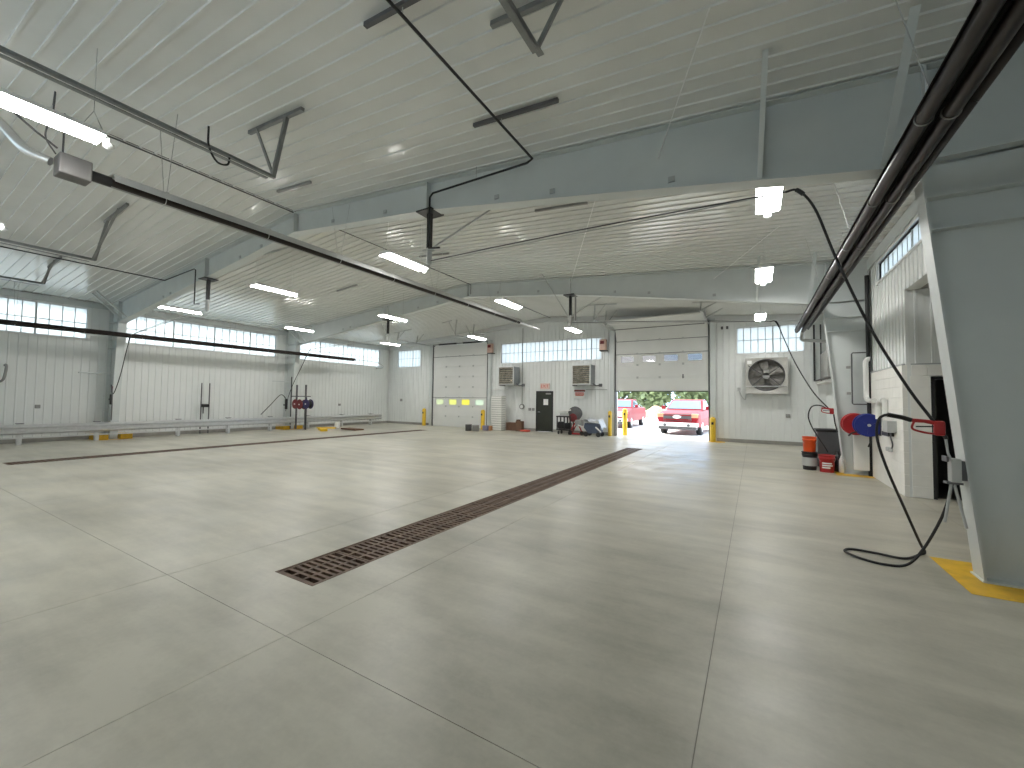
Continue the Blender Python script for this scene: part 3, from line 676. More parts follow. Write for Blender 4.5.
# ---------------------------------------------------------------- black air pipes to the booms and their ceiling struts
p = thing('air_pipe', 'thin black pipe running along the liner and bending to the near boom post', 'pipe', (-2.83, 2.4, 5.2))
MB().tube([(-2.83, -1.0, 5.21), (-2.83, 5.32, 5.21), (-2.95, 5.38, 5.21), (-4.83, 5.38, 5.21), (-4.9, 5.38, 5.15), (-4.9, 5.38, 4.28), (-4.86, 5.34, 4.22), (-4.62, 5.34, 4.19)], 0.017, 8).build('pipe', M_BLACK, p)
for y, a, c in ((2.68, -3.35, -2.2), (4.45, -3.28, -2.02)):
    MB().bar((a, y, zc(a) - 0.05), (c, y, zc(c) - 0.05), 0.045, 0.045).build('strut', M_DGREY, p)
    MB().cyl((-2.83, y, 5.2), (-2.83, y, zc(-2.83) - 0.05), 0.006, 6).build('hanger_rod', M_LGREY, p)
MB().cyl((-3.9, 5.38, 5.21), (-3.9, 5.38, zc(-3.9) - 0.03), 0.005, 6).build('hanger_rod', M_LGREY, p)
p = thing('air_pipe', 'thin black pipe reaching the boom post by the side wall lamps', 'pipe', (-14.1, 2.0, 5.3))
MB().tube([(-15.45, -1.0, 5.10), (-15.45, 5.3, 5.10), (-13.75, 5.38, 5.22), (-13.66, 5.38, 5.18), (-13.66, 5.38, 4.20), (-13.4, 5.4, 4.18)], 0.016, 8).build('pipe', M_BLACK, p)
for y in (1.9,):
    MB().bar((-16.0, y, zc(-16.0) - 0.05), (-15.1, y, zc(-15.1) - 0.05), 0.04, 0.04).build('strut', M_DGREY, p)
    MB().cyl((-15.45, y, 5.10), (-15.45, y, zc(-15.45) - 0.05), 0.006, 6).build('hanger_rod', M_LGREY, p)
for k, (x, y, lab) in enumerate(((-7.75, 4.62, 'short steel strut across the ridge before the near frame'), (-7.9, 8.9, 'short grey strut on the liner behind the boom lamp'), (-12.6, 9.6, 'faint grey strut on the liner before the farther frame'), (-3.2, 7.2, 'wide grey strut on the liner over the near boom arm'))):
    o = MB().bar((x - 0.55, y, zc(x - 0.55) - 0.05), (x + 0.55, y, zc(x + 0.55) - 0.05), 0.045, 0.045).build('ceiling_strut', M_MGREY); tag(o, lab, 'strut', 'struts on the liner')
o = MB().tube([(-9.03, -1.0, ZR - 0.07), (-9.03, 5.4, ZR - 0.07)], 0.012, 6).build('conduit', M_DGREY); tag(o, 'dark conduit following the ridge to the near frame', 'conduit')
o = MB().tube([(-8.92, 5.7, ZR - 0.08), (-8.92, 12.08, ZR - 0.08), (-8.92, 12.08, 5.45)], 0.012, 6).build('conduit', M_DGREY); tag(o, 'thin dark conduit along the ridge between the two steel frames', 'conduit')
o = MB().tube([(-8.92, 12.34, 5.45), (-8.92, 12.34, ZR - 0.08), (-8.92, 18.9, ZR - 0.08)], 0.011, 6).build('conduit', M_DGREY); tag(o, 'thin dark conduit along the ridge beyond the farther frame', 'conduit')

# ---------------------------------------------------------------- wash booms: post, swinging arm, hose and gun
def boom(x, y, end, hose, label, body=M_BLACK, arm=M_DGREY, gun=None, gdir=1, bundle=True):
    zb = bot(x); root = thing('wash_boom', label, 'hose boom', (x, y, zb), 'ceiling wash booms')
    MB().bevbox(x - 0.18, x + 0.18, y - 0.18, y + 0.18, zb - 0.045, zb - 0.017, 0.006).build('mount_plate', M_BLACK, root)
    MB().bx(x - 0.037, x + 0.037, y - 0.037, y + 0.037, 4.30, zb - 0.045).build('post', body, root)
    MB().cyl((x, y, 4.02), (x, y, 4.32), 0.05, 12).bx(x - 0.12, x + 0.08, y - 0.05, y + 0.05, 4.27, 4.30).cyl((x, y, 3.98), (x, y, 4.02), 0.02, 8).build('swivel', M_LGREY, root)
    e = Vector(end); s = Vector((x, y, 4.09))
    pts = [s.lerp(e, t) + Vector((0, 0, 0.03 * math.sin(PI * t))) for t in (0, .25, .5, .75, 1)]
    MB().tube(pts, 0.010, 8).build('arm', arm, root)
    MB().tube([q + Vector((0, 0.0, -0.04)) for q in pts[:-1]] + [pts[-1]], 0.009, 8).build('arm', M_LGREY if bundle else arm, root)
    m = s.lerp(e, 0.28)
    MB().cyl(s + Vector((0, 0, 0.2)), (m.x, y + 0.75, zc(m.x) - 0.03), 0.018, 6).build('stay_rod', M_LGREY, root)
    hs = spline(hose, 12); k0 = 4
    MB().tube(hs, 0.0135, 8).build('hose', M_RUBBER, root)
    MB().tube(hs[10:17], 0.024, 8).build('hose_guard', M_BLACK, root)
    return root
b1 = boom(-5.05, Y1, (0.33, 5.56, 4.02), [(0.33, 5.56, 4.02), (0.45, 5.55, 4.0), (0.60, 5.54, 3.75), (0.78, 5.53, 3.15), (1.04, 5.52, 2.40), (1.30, 5.50, 1.80), (1.50, 5.48, 1.42)], 'black ceiling boom on the near frame feeding the hose by the big column')
b2 = boom(-13.3, Y1, (-18.9, 5.6, 3.72), [(-18.9, 5.6, 3.72), (-19.0, 5.6, 3.6), (-19.15, 5.55, 3.0), (-19.35, 5.5, 2.3), (-19.6, 5.45, 1.75), (-19.75, 5.42, 1.6)], 'ceiling boom on the near frame reaching towards the side wall', arm=M_WHITE)
b3 = boom(-5.05, Y2, (0.40, 13.4, 3.87), [(0.40, 13.4, 3.87), (0.55, 13.35, 3.82), (0.72, 13.2, 3.3), (0.95, 12.9, 2.6), (1.25, 12.5, 1.9), (1.52, 12.15, 1.48)], 'ceiling boom on the farther frame whose hose drops before the exhaust fan', arm=M_BLACK)
MB().cyl((-4.88, Y2, 4.15), (-4.88, Y2, bot(-4.88) - 0.02), 0.03, 8).build('feed_pipe', M_MGREY, b3)
MB().cyl((-5.10, Y2, 4.25), (-5.72, Y2 - 0.7, zc(-5.72) - 0.02), 0.018, 6).build('stay_rod', M_LGREY, b3)
b4 = boom(-13.3, Y2, (-18.6, 12.2, 3.95), [(-18.6, 12.2, 3.95), (-18.75, 12.15, 3.7), (-19.1, 12.05, 3.0), (-19.55, 11.95, 2.2), (-19.85, 11.9, 1.5), (-19.9, 11.85, 0.9)], 'ceiling boom on the farther frame reaching towards the wall reels', arm=M_LGREY)

def spray_gun(c, s, label, hosepts=None, wand=None):
    # c = body centre, s = +1 handle towards -x
    x, y, z = c; root = thing('spray_gun', label, 'spray gun', c, 'red wash guns')
    MB().bevbox(x - 0.035, x + 0.045, y - 0.028, y + 0.028, z - 0.09, z + 0.05, 0.018).build('body', M_RED, root)
    MB().tube([(x - 0.02, y, z + 0.03), (x - 0.10, y, z + 0.045), (x - 0.19, y, z + 0.05)], [0.022, 0.017, 0.019], 8).build('handle', M_RED, root)
    MB().tube(spline([(x - 0.17, y, z + 0.045), (x - 0.185, y, z - 0.03), (x - 0.10, y, z - 0.065), (x - 0.02, y, z - 0.075)], 6), 0.010, 6).build('trigger_guard', M_RED, root)
    MB().bar((x - 0.16, y, z - 0.01), (x - 0.02, y, z - 0.005), 0.012, 0.012).build('trigger', M_BLACK, root)
    return root
g1 = spray_gun((1.52, 5.48, 1.40), 1, 'red spray gun with trigger guard hanging beside the big near column')
MB().tube([(1.565, 5.48, 1.31), (1.58, 5.48, 1.15), (1.60, 5.49, 1.09)], 0.010, 6).build('wand', M_LGREY, g1)
MB().cyl((1.56, 5.48, 1.315), (1.57, 5.48, 1.28), 0.016, 8).build('coupling', M_BLACK, g1)
g2 = spray_gun((1.56, 12.12, 1.45), 1, 'small red spray gun at the farther column above the buckets')
MB().tube([(1.60, 12.12, 1.36), (1.62, 12.1, 1.15), (1.66, 12.09, 0.95)], 0.014, 6).build('wand', M_BLACK, g2)
# hose from the near gun down to a loop on the floor and back up to the holder
fh = thing('wash_hose', 'black hose falling from the red gun to a loop on the floor', 'hose', (1.2, 5.8, 0))
R1 = [(1.33, 5.48, 1.45), (1.26, 5.48, 1.475), (1.15, 5.47, 1.50), (1.08, 5.47, 1.44), (1.075, 5.50, 1.25), (1.16, 5.58, 0.95), (1.32, 5.75, 0.55), (1.49, 5.98, 0.16), (1.56, 6.10, 0.03), (1.50, 6.02, 0.016), (1.32, 5.78, 0.016), (1.10, 5.82, 0.016), (0.90, 5.83, 0.016), (0.83, 5.70, 0.016), (0.93, 5.54, 0.016), (1.10, 5.46, 0.016), (1.28, 5.52, 0.03), (1.42, 5.60, 0.18), (1.54, 5.58, 0.48), (1.59, 5.52, 0.72), (1.61, 5.49, 0.86)]
MB().tube(spline(R1, 8), 0.0125, 8).build('hose', M_RUBBER, fh)
MB().tube(spline(R1[0:3], 5), 0.022, 8).build('hose_guard', M_BLACK, fh)
MB().cyl((1.40, 5.48, 1.44), (1.32, 5.48, 1.455), 0.012, 8).build('fitting', M_SIGNRED, fh)
# holder on the column flange
hd = thing('wand_holder', 'grey box holder with dangling lances on the big column flange', 'holder', (1.66, 5.5, 1.0))
MB().bevbox(1.59, 1.66, 5.44, 5.54, 0.88, 1.10, 0.008).build('box', M_LGREY, hd)
MB().bx(1.555, 1.57, 5.43, 5.55, 1.07, 1.12).bx(1.66, 1.70, 5.46, 5.60, 0.90, 1.08).bx(1.56, 1.67, 5.45, 5.54, 0.86, 0.88).build('bracket', M_DGREY, hd)
for p, q in (((1.60, 5.49, 0.86), (1.54, 5.46, 0.50)), ((1.62, 5.49, 0.86), (1.66, 5.38, 0.48))): MB().tube([p, q], 0.012, 6).build('lance', M_LGREY, hd)
# hose end and gun on the left columns
g = thing('spray_gun', 'dark spray gun and looped hose on the near side-wall column', 'spray gun', (-19.6, 5.4, 1.5))
MB().tube(spline([(-19.75, 5.42, 1.6), (-19.78, 5.40, 1.85), (-19.72, 5.38, 1.95), (-19.55, 5.36, 1.8), (-19.5, 5.36, 1.3), (-19.5, 5.36, 0.7)], 6), 0.016, 6).build('hose', M_DGREY, g)
MB().bevbox(-19.83, -19.74, 5.37, 5.44, 1.25, 1.62, 0.02).bx(-19.98, -19.8, 5.39, 5.42, 1.42, 1.46).build('body', M_BLACK, g)
MB().tube([(-19.79, 5.42, 1.7), (-19.76, 5.42, 1.9)], 0.02, 6).build('grip', M_DRED, g)
g = thing('spray_gun', 'dark spray gun on the second side-wall column by the reels', 'spray gun', (-19.8, 11.9, 1.3))
MB().bevbox(-19.93, -19.82, 11.8, 11.9, 1.0, 1.5, 0.02).bx(-20.1, -19.9, 11.83, 11.87, 1.18, 1.23).build('body', M_BLACK, g)
MB().tube(spline([(-19.88, 11.85, 1.5), (-19.95, 11.6, 1.7), (-20.1, 11.2, 1.2), (-20.15, 10.8, 0.75)], 6), 0.018, 6).build('hose', M_RUBBER, g)

# ---------------------------------------------------------------- guardrail
gr = thing('guardrail', 'galvanized W-beam guardrail on posts along the side wall', 'guardrail', (-19.95, 8, 0))
xr = -19.62
wp = [(xr, 0.33), (xr + 0.085, 0.375), (xr + 0.085, 0.415), (xr + 0.0, 0.46), (xr + 0.0, 0.50), (xr + 0.085, 0.545), (xr + 0.085, 0.585), (xr, 0.63)]
wp = wp + [(a - 0.006, b) for a, b in reversed(wp)]
for a, c in ((-1.0, 3.7), (3.7, 8.4), (8.4, 13.1), (13.1, 17.6)):
    MB().prism(wp, 'y', a, c + 0.02).build('rail', M_GALV, gr)
MB().prism([(xr - 0.01, 0.2), (xr + 0.012, 0.2), (xr + 0.012, 0.245), (xr - 0.01, 0.245)], 'y', -1.0, 17.6).build('lower_rail', M_GALV, gr)
for y in (-0.2, 1.5, 3.3, 5.05, 7.4, 9.2, 11.0, 12.9, 14.9, 16.9):
    MB().bx(xr - 0.17, xr - 0.155, y - 0.05, y + 0.05, 0, 0.66).bx(xr - 0.025, xr - 0.01, y - 0.05, y + 0.05, 0, 0.66).bx(xr - 0.155, xr - 0.025, y - 0.005, y + 0.005, 0, 0.66).build('post', M_GALV, gr)
    MB().bx(xr - 0.18, xr + 0.0, y - 0.08, y + 0.08, 0.66, 0.675).build('post_cap', M_DGREY, gr)

# ---------------------------------------------------------------- side wall fittings
def outlet(name, side, u, z, label, s=0.06):
    b = MB()
    if side == 'left': b.bevbox(XL + 0.022, XL + 0.08, u - s, u + s, z - s, z + s, 0.01)
    elif side == 'back': b.bevbox(u - s, u + s, YB - 0.08, YB - 0.022, z - s, z + s, 0.01)
    return tag(b.build(name, M_MGREY), label, 'outlet box')
outlet('outlet_box', 'left', 3.8, 1.18, 'small grey outlet box on the side wall before the near column')
outlet('outlet_box', 'left', 15.35, 1.2, 'small grey outlet box on the side wall near the far corner')
outlet('outlet_box', 'back', -19.3, 1.5, 'small dark outlet box on the far wall by the closed overhead door', 0.08)
outlet('outlet_box', 'back', 1.11, 1.12, 'small grey outlet box on the far wall below the exhaust fan', 0.07)
hp = thing('hose_stand', 'pair of dark upright pipes with a valve on the side wall', 'pipe', (-20.35, 8.55, 0))
for y in (8.42, 8.72): MB().cyl((-20.35, y, 0.0), (-20.35, y, 2.15), 0.022, 8).build('pipe', M_DGREY, hp)
MB().bevbox(-20.42, -20.25, 8.45, 8.7, 1.12, 1.25, 0.02).cyl((-20.33, 8.5, 0.85), (-20.33, 8.5, 1.12), 0.02, 8).build('valve', M_BLACK, hp)
o = MB().tube(spline([(XL + 0.03, 3.06, 2.5), (XL + 0.2, 3.06, 2.5), (XL + 0.22, 3.06, 2.35), (XL + 0.2, 3.02, 2.05), (XL + 0.03, 2.95, 1.95)], 6), 0.035, 8).build('bent_pipe', M_MGREY); tag(o, 'bent grey pipe stub on the side wall at the frame edge', 'pipe')
# reels by the second side-wall column
rk = thing('reel_rack', 'dark pipe rack carrying the reels behind the guardrail', 'rack', (-19.0, 12.0, 0))
for x in (-19.35, -18.62): MB().bx(x - 0.03, x + 0.03, 12.02, 12.08, 0.05, 2.2).build('upright', M_DGREY, rk)
MB().cyl((-19.65, 11.95, 0.05), (-19.65, 11.95, 2.6), 0.025, 8).cyl((-18.4, 11.95, 0.05), (-18.4, 11.95, 1.6), 0.025, 8).build('upright', M_BLACK, rk)
MB().bx(-19.75, -18.2, 12.0, 12.03, 1.62, 1.66).build('crossbar', M_DGREY, rk)
def reel(c, r, wd, m, label, axis='y', group='hose reels'):
    root = thing('hose_reel', label, 'hose reel', c, group)
    ax = {'y': Vector((0, 1, 0)), 'x': Vector((1, 0, 0))}[axis]
    for s in (-1, 1):
        cc = Vector(c) + ax * (s * wd / 2)
        MB().lathe([(0, -0.012), (r * 0.55, -0.016), (r * 0.9, -0.012), (r, -0.022), (r + 0.008, 0), (r, 0.022), (r * 0.9, 0.012), (r * 0.55, 0.016), (0, 0.012)], cc, axis, 28).build('flange', m, root)
        if s < 0: fl_ = bpy.data.objects[[q.name for q in root.children if q.name.startswith('flange')][-1]]
    MB().lathe([(r * 0.55, -wd / 2), (r * 0.8, -wd * 0.42), (r * 0.84, -wd * 0.2), (r * 0.8, 0), (r * 0.84, wd * 0.2), (r * 0.8, wd * 0.42), (r * 0.55, wd / 2)], c, axis, 24).build('wound_hose', M_RUBBER, root)
    a = Vector(c) - ax * (wd / 2 + 0.05)
    MB().cyl(a, Vector(c) + ax * (wd / 2 + 0.05), 0.03, 10).build('hub', M_ALU, root)
    for k in range(3):
        t = k * 2.1 + 0.4; d = Vector((math.cos(t), 0, math.sin(t))) if axis == 'y' else Vector((0, math.cos(t), math.sin(t)))
        MB().bar(Vector(c) - ax * (wd / 2 + 0.018) + d * (r * 0.2), Vector(c) - ax * (wd / 2 + 0.018) + d * (r * 0.8), 0.02, 0.008).build('rib', m, fl_)
    return root
reel((-18.98, 11.86, 1.27), 0.22, 0.22, M_DRED, 'dark red reel on the rack, nearer the side-wall column')
reel((-18.62, 11.86, 1.25), 0.22, 0.22, M_DRED, 'dark red reel in the middle of the rack')
reel((-18.12, 11.86, 1.28), 0.22, 0.22, mat('dark_navy', (0.02, 0.015, 0.09), 0.4, var=0.1), 'dark navy reel at the outer end of the rack')
# junk on the floor before the rail
o = MB().bar((-18.6, 12.9, 0.06), (-17.5, 12.3, 0.06), 0.30, 0.11).bar((-18.3, 12.5, 0.13), (-17.5, 12.9, 0.13), 0.2, 0.05).build('yellow_plank', M_YELLOW); tag(o, 'yellow painted boards lying by the guardrail', 'board')
o = MB().bar((-17.7, 13.6, 0.07), (-16.6, 13.6, 0.05), 0.5, 0.06).build('cardboard_sheet', M_BROWN); tag(o, 'flattened brown cardboard on the floor by the guardrail', 'cardboard')
o = MB().bevbox(-17.75, -17.5, 13.0, 13.2, 0.10, 0.38, 0.06).build('white_bag', M_PVC); tag(o, 'small white bag on the boards by the guardrail', 'bag')
# ---------------------------------------------------------------- by the second right-hand column: reels, pipes, buckets
def quick(name, mb, m, label, cat, group=None): return tag(mb.build(name, m), label, cat, group)
reel((1.93, 11.80, 1.16), 0.235, 0.22, M_RED, 'red reel half hidden behind the blue reel')
r = reel((2.08, 11.42, 1.16), 0.235, 0.22, M_BLUE, 'bright blue reel mounted by the painted block wall')
MB().bx(2.05, 2.275, 11.55, 11.6, 1.02, 1.30).bx(2.25, 2.275, 11.2, 11.65, 0.95, 1.33).build('wall_mount', M_BLACK, r)
MB().tube(spline([(1.90, 11.35, 1.02), (1.80, 11.33, 0.98), (1.74, 11.32, 0.92)], 5), 0.016, 6).build('hose_end', M_RUBBER, r)
MB().tube(spline([(2.12, 11.38, 0.98), (2.11, 11.36, 0.82), (2.07, 11.35, 0.70)], 5), 0.014, 6).build('cord', M_RUBBER, r)
jb = thing('motor_box', 'grey electric box with hanging cord and plug on the block wall', 'electric box', (2.2, 10.25, 1.25))
MB().bevbox(2.12, 2.27, 10.12, 10.42, 1.08, 1.30, 0.015).build('box', M_LGREY, jb)
MB().bx(2.17, 2.27, 10.3, 10.75, 1.0, 1.08).build('bracket', M_BLACK, jb)
MB().tube(spline([(2.18, 10.2, 1.08), (2.17, 10.12, 0.98), (2.19, 10.12, 0.88), (2.2, 10.2, 0.80), (2.19, 10.3, 0.78)], 6), 0.012, 6).build('cord', M_DGREY, jb)
MB().bevbox(2.15, 2.22, 10.22, 10.42, 0.72, 0.80, 0.015).build('plug', M_LGREY, jb)
pv = thing('white_pipe', 'thick white plastic pipe rising beside the blue reel', 'pipe', (2.1, 12.0, 1.5))
MB().tube(spline([(2.245, 12.0, 2.62), (2.22, 12.0, 2.62), (2.17, 11.98, 2.55), (2.17, 11.98, 2.3)], 6) + [Vector((2.17, 11.98, 1.9))] + spline([(2.17, 11.98, 1.78), (2.18, 11.94, 1.70), (2.20, 11.8, 1.68), (2.21, 11.5, 1.68)], 6), 0.05, 12).build('riser', M_PVC, pv)
MB().tube(spline([(2.20, 11.12, 1.30), (2.20, 11.12, 1.52), (2.20, 11.05, 1.64), (2.20, 10.90, 1.68), (2.20, 10.75, 1.68)], 6), 0.05, 12).tube([(2.22, 10.70, 1.70), (2.22, 10.70, 1.35)], 0.05, 10).build('trap', M_PVC, pv)
quick('black_pipe', MB().tube([(2.225, 12.02, 4.52), (2.225, 12.02, 0.004)], 0.04, 12), M_BLACK, 'straight black pipe from ceiling to floor beside the white pipe', 'pipe')
cl = thing('conduit_loop', 'thin grey conduit loop fixed on the farther column web', 'conduit', (2.0, 12.1, 2.2))
MB().tube([(2.25, 12.08, 2.78), (1.96, 12.08, 2.78), (1.94, 12.08, 2.75), (1.94, 12.08, 1.62), (1.96, 12.08, 1.60), (2.2, 12.08, 1.60)], 0.014, 8).build('conduit', M_DGREY, cl)
for z in (2.45, 1.85): MB().bevbox(1.84, 1.92, 12.06, 12.12, z - 0.03, z + 0.03, 0.008).build('valve', M_MGREY, cl)
quick('downspout_cover', MB().bevbox(1.93, 2.20, 11.95, 12.08, 0.12, 1.05, 0.01), M_PVC, 'white box cover under the reels against the farther column', 'cover')
# corner beyond the second frame
pf = thing('pipe_loop', 'black rectangular pipe loop high in the far right corner', 'pipe', (2.2, 16, 3.5))
MB().tube([(1.95, 18.9, 4.55), (1.95, 18.9, 2.45), (2.2, 16.5, 2.45)], 0.03, 8).tube([(2.15, 18.9, 4.55), (2.15, 18.9, 2.45)], 0.025, 8).build('pipe', M_BLACK, pf)
quick('grey_panel', MB().bevbox(2.10, 2.28, 16.9, 18.6, 2.5, 3.4, 0.02), M_MGREY, 'grey metal panel box on the wall in the far right corner', 'panel box')
quick('white_shelf', MB().bevbox(1.98, 2.28, 16.6, 18.7, 2.30, 2.36, 0.01), M_PVC, 'white ledge under the grey panel box', 'shelf')
gb = thing('mesh_bin', 'tall dark grey bin standing behind the red buckets', 'bin', (1.66, 13.1, 0))
MB().bevbox(1.36, 1.86, 12.85, 13.30, 0.02, 0.92, 0.03).build('body', M_DGREY, gb)
MB().bevbox(1.33, 1.89, 12.82, 13.33, 0.90, 0.97, 0.02).build('rim', M_BLACK, gb)
quick('coil_cable', MB().tube(spline([(1.50, 12.14, 1.48), (1.36, 12.3, 1.56), (1.22, 12.5, 1.52), (1.16, 12.6, 1.3), (1.22, 12.6, 1.05), (1.34, 12.6, 0.8), (1.48, 12.6, 0.55), (1.54, 12.6, 0.42)], 8), 0.014, 8), M_RUBBER, 'thin black cable arching from the small red gun to the red bucket', 'cable')
quick('black_jug', MB().lathe([(0, 0), (0.12, 0.005), (0.13, 0.03), (0.13, 0.32), (0.09, 0.40), (0.03, 0.44), (0.03, 0.48), (0, 0.48)], (1.70, 12.42, 0.003), 'z', 16), M_BLACK, 'black jug between the red bucket and the column', 'jug')
quick('white_jug', MB().lathe([(0, 0), (0.06, 0.004), (0.07, 0.02), (0.07, 0.28), (0.04, 0.36), (0.02, 0.42), (0, 0.42)], (1.76, 12.22, 0.003), 'z', 14).torus((1.76, 12.14, 0.30), 0.05, 0.010, 'x', 12, 6), M_PVC, 'narrow white plastic jug against the column foot', 'jug')
def bucket(c, m, label, h=0.37, r=0.145, lid=None, handle=True):
    root = thing('bucket', label, 'bucket', c, None); x, y, z = c
    MB().lathe([(0, 0), (r * 0.86, 0.0), (r * 0.88, 0.01), (r * 0.97, h - 0.09), (r * 1.05, h - 0.085), (r * 1.05, h - 0.06), (r, h - 0.055), (r * 1.01, h - 0.02), (r * 1.07, h - 0.018), (r * 1.07, h), (r * 0.96, h), (r * 0.84, 0.03), (0, 0.025)], c, 'z', 24).build('pail', m, root)
    if handle:
        MB().tube([(x + r * 1.06 * math.cos(t), y - 0.04 - 0.05 * math.sin(t), z + h - 0.07 - 0.13 * math.sin(t)) for t in [PI * k / 10 for k in range(11)]], 0.004, 6).build('handle', M_LGREY, root)
    if lid: MB().cyl((x, y, z + h), (x, y, z + h + 0.02), r * 1.08, 24).build('lid', lid, root)
    return root
bk = bucket((1.15, 12.35, 0.003), M_BLACK, 'black bucket with a pale label at the bottom of the stack of two', h=0.43, r=0.155)
MB().lathe([(0.152, 0.10), (0.156, 0.30)], (1.15, 12.35, 0.003), 'z', 24).build('label', M_LGREY, bk, label='pale paper label')
bucket((1.15, 12.35, 0.436), M_ORANGE, 'orange bucket sitting on the black bucket', h=0.36, r=0.14)
rb = bucket((1.46, 12.15, 0.003), M_RED, 'bright red bucket with white lettering beside the column', h=0.40, r=0.155)
for i, (z, wd) in enumerate(((0.20, 0.22), (0.15, 0.24), (0.10, 0.18))):
    pts = [(1.46 + 0.152 * math.sin(t), 12.15 - 0.152 * math.cos(t)) for t in [-0.75 + k * wd * 6 / 10 for k in range(11)]]
    b = MB(); vs = [(px_, py_, z) for px_, py_ in pts] + [(px_, py_, z + 0.032) for px_, py_ in pts]
    b.add(vs, [(k, k + 1, 12 + k, 11 + k) for k in range(10)]); b.build('lettering', M_PAPER, rb, label='rows of small white print')
pl = thing('pendant_bulb', 'small bare lamp holder hanging in the alcove above the doorway', 'lamp', (2.62, 9.4, 3.64))
MB().cyl((2.62, 9.4, 3.64), (2.62, 9.4, 3.42), 0.006, 6).build('cord', M_LGREY, pl)
MB().lathe([(0, 0.0), (0.02, 0.0), (0.035, -0.05), (0.05, -0.14), (0.03, -0.18), (0, -0.18)], (2.62, 9.4, 3.42), 'z', 12).build('guard', M_LGREY, pl)

# ---------------------------------------------------------------- far wall
ef = thing('exhaust_fan', 'big square exhaust fan with a round shrouded opening on the far wall', 'fan', (0.41, YB, 2.65))
fx, fz, fy = 0.41, 2.65, 18.55; hs = 0.69
M_FAN = mat('fan_galv', (0.50, 0.49, 0.46), 0.42, 0.5, var=0.12, vscale=5)
M_FANIN = mat('fan_shutter', (0.26, 0.25, 0.235), 0.6, 0.2, var=0.2, vscale=12)
MB().bx(fx - hs, fx + hs, fy + 0.02, YB - 0.022, fz + hs - 0.02, fz + hs).bx(fx - hs, fx + hs, fy + 0.02, YB - 0.022, fz - hs, fz - hs + 0.02).bx(fx - hs, fx - hs + 0.02, fy + 0.02, YB - 0.022, fz - hs, fz + hs).bx(fx + hs - 0.02, fx + hs, fy + 0.02, YB - 0.022, fz - hs, fz + hs).build('housing', M_FAN, ef)
b = MB(); N = 40; R = 0.60
inn = [(fx + R * math.cos(2 * PI * k / N), fz + 0.03 + R * math.sin(2 * PI * k / N)) for k in range(N)]; otr = []
for k in range(N):
    t = 2 * PI * k / N; c_, s_ = math.cos(t), math.sin(t); q = hs / max(abs(c_), abs(s_)); otr.append((fx + q * c_, fz + q * s_))
b.add([(p[0], fy + 0.03, p[1]) for p in inn] + [(p[0], fy, p[1]) for p in otr] + [(p[0], fy + 0.15, p[1]) for p in inn], [(k, (k + 1) % N, N + (k + 1) % N, N + k) for k in range(N)] + [(k, (k + 1) % N, 2 * N + (k + 1) % N, 2 * N + k) for k in range(N)])
b.build('shroud', M_FAN, ef)
MB().torus((fx, fy + 0.03, fz + 0.03), R, 0.018, 'y', 40, 8).build('orifice_ring', M_DGREY, ef)
sh_ = MB()
for k in range(11): sh_.bar((fx - 0.63, YB - 0.10, fz - 0.58 + k * 0.115), (fx + 0.63, YB - 0.10, fz - 0.58 + k * 0.115), 0.02, 0.11)
sh_.bx(fx - 0.66, fx + 0.66, YB - 0.09, YB - 0.03, fz - 0.66, fz + 0.66); sh_.build('shutter', M_FANIN, ef)
for k in range(5):
    t = 0.5 + 2 * PI * k / 5; d = Vector((math.cos(t), 0, math.sin(t))); n_ = Vector((-math.sin(t), 0, math.cos(t))); c0 = Vector((fx, fy + 0.22, fz + 0.03)); vs = []
    for y_ in (0, 0.012):
        for rr, ww in ((0.10, 0.06), (0.35, 0.13), (0.55, 0.17)):
            for s in (-1, 1): vs.append(c0 + d * rr + n_ * (ww * s) + Vector((0, 0.06 * s + y_, 0)))
    fs = [(0, 2, 3, 1), (2, 4, 5, 3), (6, 7, 9, 8), (8, 9, 11, 10), (0, 6, 8, 2), (2, 8, 10, 4), (1, 3, 9, 7), (3, 5, 11, 9), (4, 10, 11, 5), (0, 1, 7, 6)]
    MB().add(vs, fs).build('blade', M_FANIN, ef)
MB().cyl((fx, fy + 0.02, fz), (fx, fy + 0.2, fz), 0.12, 16).bx(fx - 0.09, fx + 0.09, fy + 0.02, fy + 0.2, fz + 0.02, fz + 0.24).build('motor', M_MGREY, ef)
MB().bar((fx - 0.66, fy + 0.03, fz + 0.45), (fx - 0.08, fy + 0.05, fz), 0.04, 0.03).bar((fx - 0.5, fy + 0.03, fz - 0.42), (fx - 0.08, fy + 0.05, fz), 0.04, 0.03).bar((fx + 0.5, fy + 0.03, fz - 0.42), (fx + 0.08, fy + 0.05, fz), 0.04, 0.03).bar((fx + 0.42, fy + 0.03, fz + 0.33), (fx + 0.1, fy + 0.05, fz + 0.08), 0.04, 0.03).build('motor_mount', M_DGREY, ef)
MB().bx(fx - hs, fx + hs, fy - 0.02, fy, fz - 0.42, fz - 0.39).build('guard_bar', M_ALU, ef)
MB().bx(fx - 0.63, fx - 0.48, fy - 0.004, fy + 0.001, fz + 0.47, fz + 0.6).build('sticker', M_PAPER, ef)
MB().tube(spline([(fx - 0.68, 18.8, fz - 0.68), (fx - 0.72, 18.85, fz - 0.92), (fx - 0.84, 18.9, fz - 0.78), (fx - 0.93, 18.93, fz - 0.55)], 6), 0.02, 6).bevbox(fx - 0.99, fx - 0.88, 18.9, 18.97, fz - 0.56, fz - 0.44, 0.01).build('supply_cable', M_LGREY, ef)
